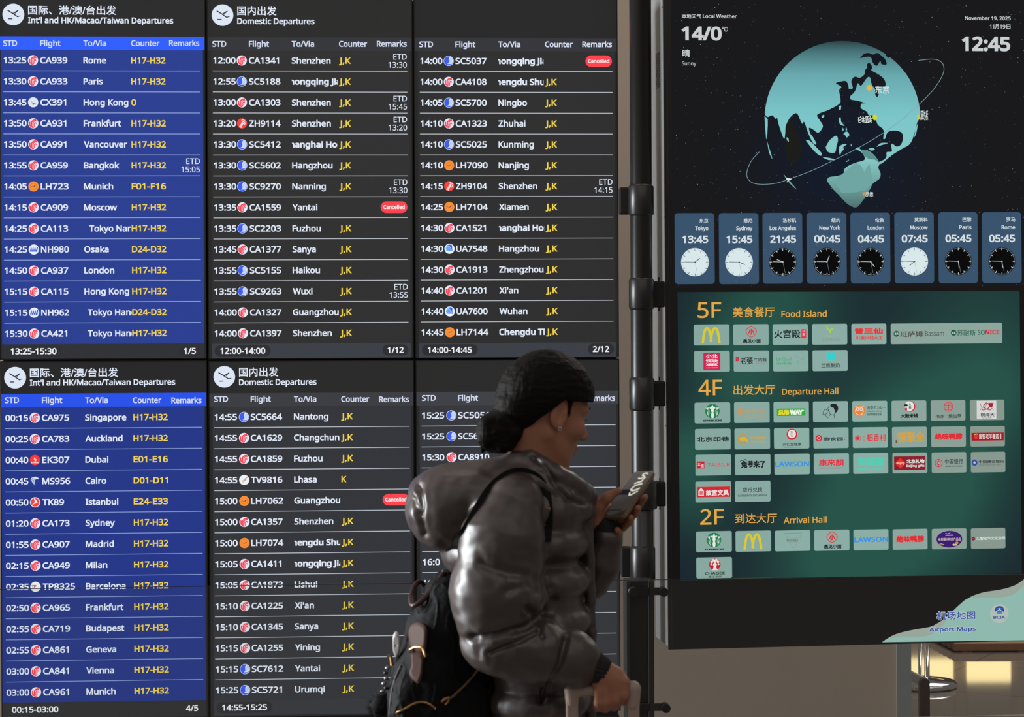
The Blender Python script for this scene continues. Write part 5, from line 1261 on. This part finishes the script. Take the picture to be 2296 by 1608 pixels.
b = MB(); b.tube([tuple(on_bag(x, y, 3)) for x, y in smooth_line([Vector((898, 1490)), Vector((885, 1520)), Vector((876, 1555)), Vector((871, 1604))], 5)], .002, PM('grey_piping', (.09, .09, .095), .4), 8); b.build('piping', bag, BO)
# shoulder strap over the jacket, also painting the shadow crease under the hood
sp = []
for x, y in smooth_line([Vector((1004, 1240)), Vector((1022, 1222)), Vector((1040, 1196)), Vector((1078, 1128)), Vector((1110, 1085)), Vector((1150, 1060)), Vector((1190, 1063)), Vector((1216, 1085)), Vector((1228, 1120)), Vector((1230, 1165)), Vector((1226, 1215))], 5):
    d = Jk.near(x, y); sp.append((x, y, (d if d is not None else -150) - 3))
for _ in range(3): sp = [sp[0]] + [(sp[i][0], sp[i][1], (sp[i - 1][2] + sp[i][2] + sp[i + 1][2]) / 3) for i in range(1, len(sp) - 1)] + [sp[-1]]
b = MB(); V = []; n = len(sp)
for i, (x, y, d) in enumerate(sp):
    a, c_ = sp[max(i - 1, 0)], sp[min(i + 1, n - 1)]; t = Vector((c_[0] - a[0], c_[1] - a[1])).normalized(); q = Vector((-t.y, t.x)) * 10
    for s, e in ((1, 0), (-1, 0), (-1, 5), (1, 5)): V.append(PW(x + q.x * s, y + q.y * s, d + e))
b.raw(V, [(4 * i + k, 4 * i + (k + 1) % 4, 4 * i + 4 + (k + 1) % 4, 4 * i + 4 + k) for i in range(n - 1) for k in range(4)], BAGM)
so_ = b.build('strap_and_shadow_crease', bag, BO, fix=True)
b = MB(); d = sp[-12][2] - 12
b.tube([tuple(PW(x, y, d)) for x, y in ((1219, 1138), (1233, 1140), (1232, 1152), (1222, 1151), (1219, 1138))], .0026, GOLDM, 8)
b.tube([tuple(PW(x, y, d)) for x, y in ((1221, 1177), (1224, 1177))], .003, GOLDM, 8)
b.build('strap_buckle', so_, BO)
# pompom
rp = random.Random(3); b = MB(); pc_ = PW(852, 1582, -30); FUR = PM('black_fur', (0.008, 0.008, 0.009), 0.9)
b.lathe([(.002, -.024), (.016, -.018), (.024, 0), (.016, .018), (.002, .024)], tuple(pc_), FUR, 16)
for k in range(900):
    z = rp.uniform(-1, 1); a = rp.uniform(0, 6.283); s = math.sqrt(1 - z * z); dv_ = Vector((s * math.cos(a), s * math.sin(a), z)); p0 = pc_ + dv_ * .018; p1 = pc_ + (dv_ + Vector((rp.uniform(-.3, .3), rp.uniform(-.3, .3), rp.uniform(-.3, .3)))) * rp.uniform(.026, .033)
    q = dv_.cross(Vector((.3, .5, .8))).normalized() * .0014
    b.raw([p0 + q, p0 - q, p1], [(0, 1, 2)], FUR)
b.build('pompom', bag, BO)

# ------------------------------------------------------------------ phone
L = Vector((78, 75, 100)).normalized(); Wd = Vector((45, -55, 6)); Wd = (Wd - L * Wd.dot(L)).normalized(); Nn = -L.cross(Wd).normalized()
pcn = P3(1411, 1112, 84); LH, WH, TH = 73, 36, 4.5
phm = lambda a, b_, c_: W0 + SC * (pcn + L * a + Wd * b_ + Nn * c_)
po = phm(-LH, 0, 0)
ph = thing('phone', 'smartphone in a tan frame held in front of the person\'s face', 'phone', Matrix.Translation(po))
PO = tuple(po)
def slab(a, b_, c0, c1, r, m, inset=0):
    P = []
    for sx, sy, a0 in ((1, 1, 0), (-1, 1, 90), (-1, -1, 180), (1, -1, 270)):
        for k in range(7):
            t = math.radians(a0 + 15 * k); P.append((sx * (a - r) + r * math.cos(t), sy * (b_ - r) + r * math.sin(t)))
    n = len(P); q = MB()
    q.raw([phm(x, y, c0) for x, y in P] + [phm(x, y, c1) for x, y in P], [tuple(range(n)), tuple(range(n, 2 * n))] + [(k, (k + 1) % n, n + (k + 1) % n, n + k) for k in range(n)], m)
    return q
slab(LH, WH, -TH, TH, 11, PM('tan_phone_frame', (0.2, 0.13, 0.085), 0.35)).build('frame', ph, PO, fix=True, bevel=.0012)
scr = slab(LH - 3, WH - 3, TH, TH + .4, 9, PM('dark_phone_glass', (0.085, 0.078, 0.072), 0.15, coat=.5)).build('touch_screen', ph, PO, fix=True)
cs = MB(); LT = EM('#ddd9c8')
cs.raw([phm(x, y, TH + .7) for x, y in ((-52, -28), (-52, 16), (-49, 16), (-49, -28))], [(0, 1, 2, 3)], EM('#1f1f1e'))
cs.raw([phm(x, y, TH + .6) for x, y in ((-2, -32), (-2, 12), (14, 8), (14, -32))], [(0, 1, 2, 3)], EM('#1c1c26'))
def glyph(pts, t):
    P = [Vector(p) for p in smooth_line([Vector(p) for p in pts], 5)]; n = len(P); V = []
    for i, p in enumerate(P):
        d = (P[min(i + 1, n - 1)] - P[max(i - 1, 0)]).normalized(); q = Vector((-d.y, d.x)) * t / 2; V += [phm(*(p + q), TH + .9), phm(*(p - q), TH + .9)]
    cs.raw(V, [(2 * i, 2 * i + 1, 2 * i + 3, 2 * i + 2) for i in range(n - 1)], LT)
glyph([(4, 4), (-4, 8), (-3, 14), (8, 28)], 4.5)
glyph([(17, 28), (10, 14), (12, 2), (20, 2), (27, 10), (31, 26)], 5)
glyph([(32, -2), (36, 8), (39, 18), (46, 18), (52, 22)], 5)
glyph([(50, -2), (48, 8), (54, 16), (58, 8), (62, 6), (65, 14), (62, 22)], 4.5)
cs.build('screen_picture', scr, PO)

# ------------------------------------------------------------------ suitcase
SUIT = PM('pale_pink_plastic', (0.42, 0.32, 0.27), 0.42)
SHELL = PM('pale_pink_shell', (0.42, 0.32, 0.27), 0.35, bump=.1, bscale=30)
sx0, sx1 = PW(1281, 1600, HD).x, PW(1418, 1600, HD).x; sy = PW(1281, 1600, HD).y; szt = PW(1300, 1546, HD).z
smx = (sx0 + sx1) / 2
case = thing('suitcase', 'pale pink suitcase whose raised handle the person is gripping', 'suitcase', Matrix.Translation((smx, sy, 0)))
CO = (smx, sy, 0)
b = MB(); b.box(smx - .19, sy - .21, .05, smx + .19, sy + .03, .6, SHELL); b.build('shell', case, CO, bevel=.03)
for x, zt_ in ((sx0, szt - .004), (sx1, szt + .004)):
    q = MB(); q.box(x - .0125, sy - .01, .58, x + .0125, sy + .01, zt_, SUIT); q.build('handle_tube', case, CO, bevel=.004)
q = Vol(tuple(P3(1240, 1600, HD - 50)), tuple(P3(1460, 1510, HD + 50)), 2)
q.cap(P3(1281, 1548, HD), P3(1418, 1548, HD), 13, 13, 8); q.cap(P3(1281, 1545, HD), P3(1281, 1575, HD), 17, 14, 6); q.cap(P3(1417, 1546, HD), P3(1417, 1580, HD), 18, 15, 6)
solid('handle_grip', q, SUIT, case, 1, None, CO)
for x in (-.15, .15):
    for y in (-.18, .0):
        q = MB(); q.tube([(smx + x, sy + y - .012, .027), (smx + x, sy + y + .012, .027)], .027, BLACKP, 20); q.box(smx + x - .012, sy + y - .016, .03, smx + x + .012, sy + y + .016, .06, BLACKP); q.build('wheel', case, CO)
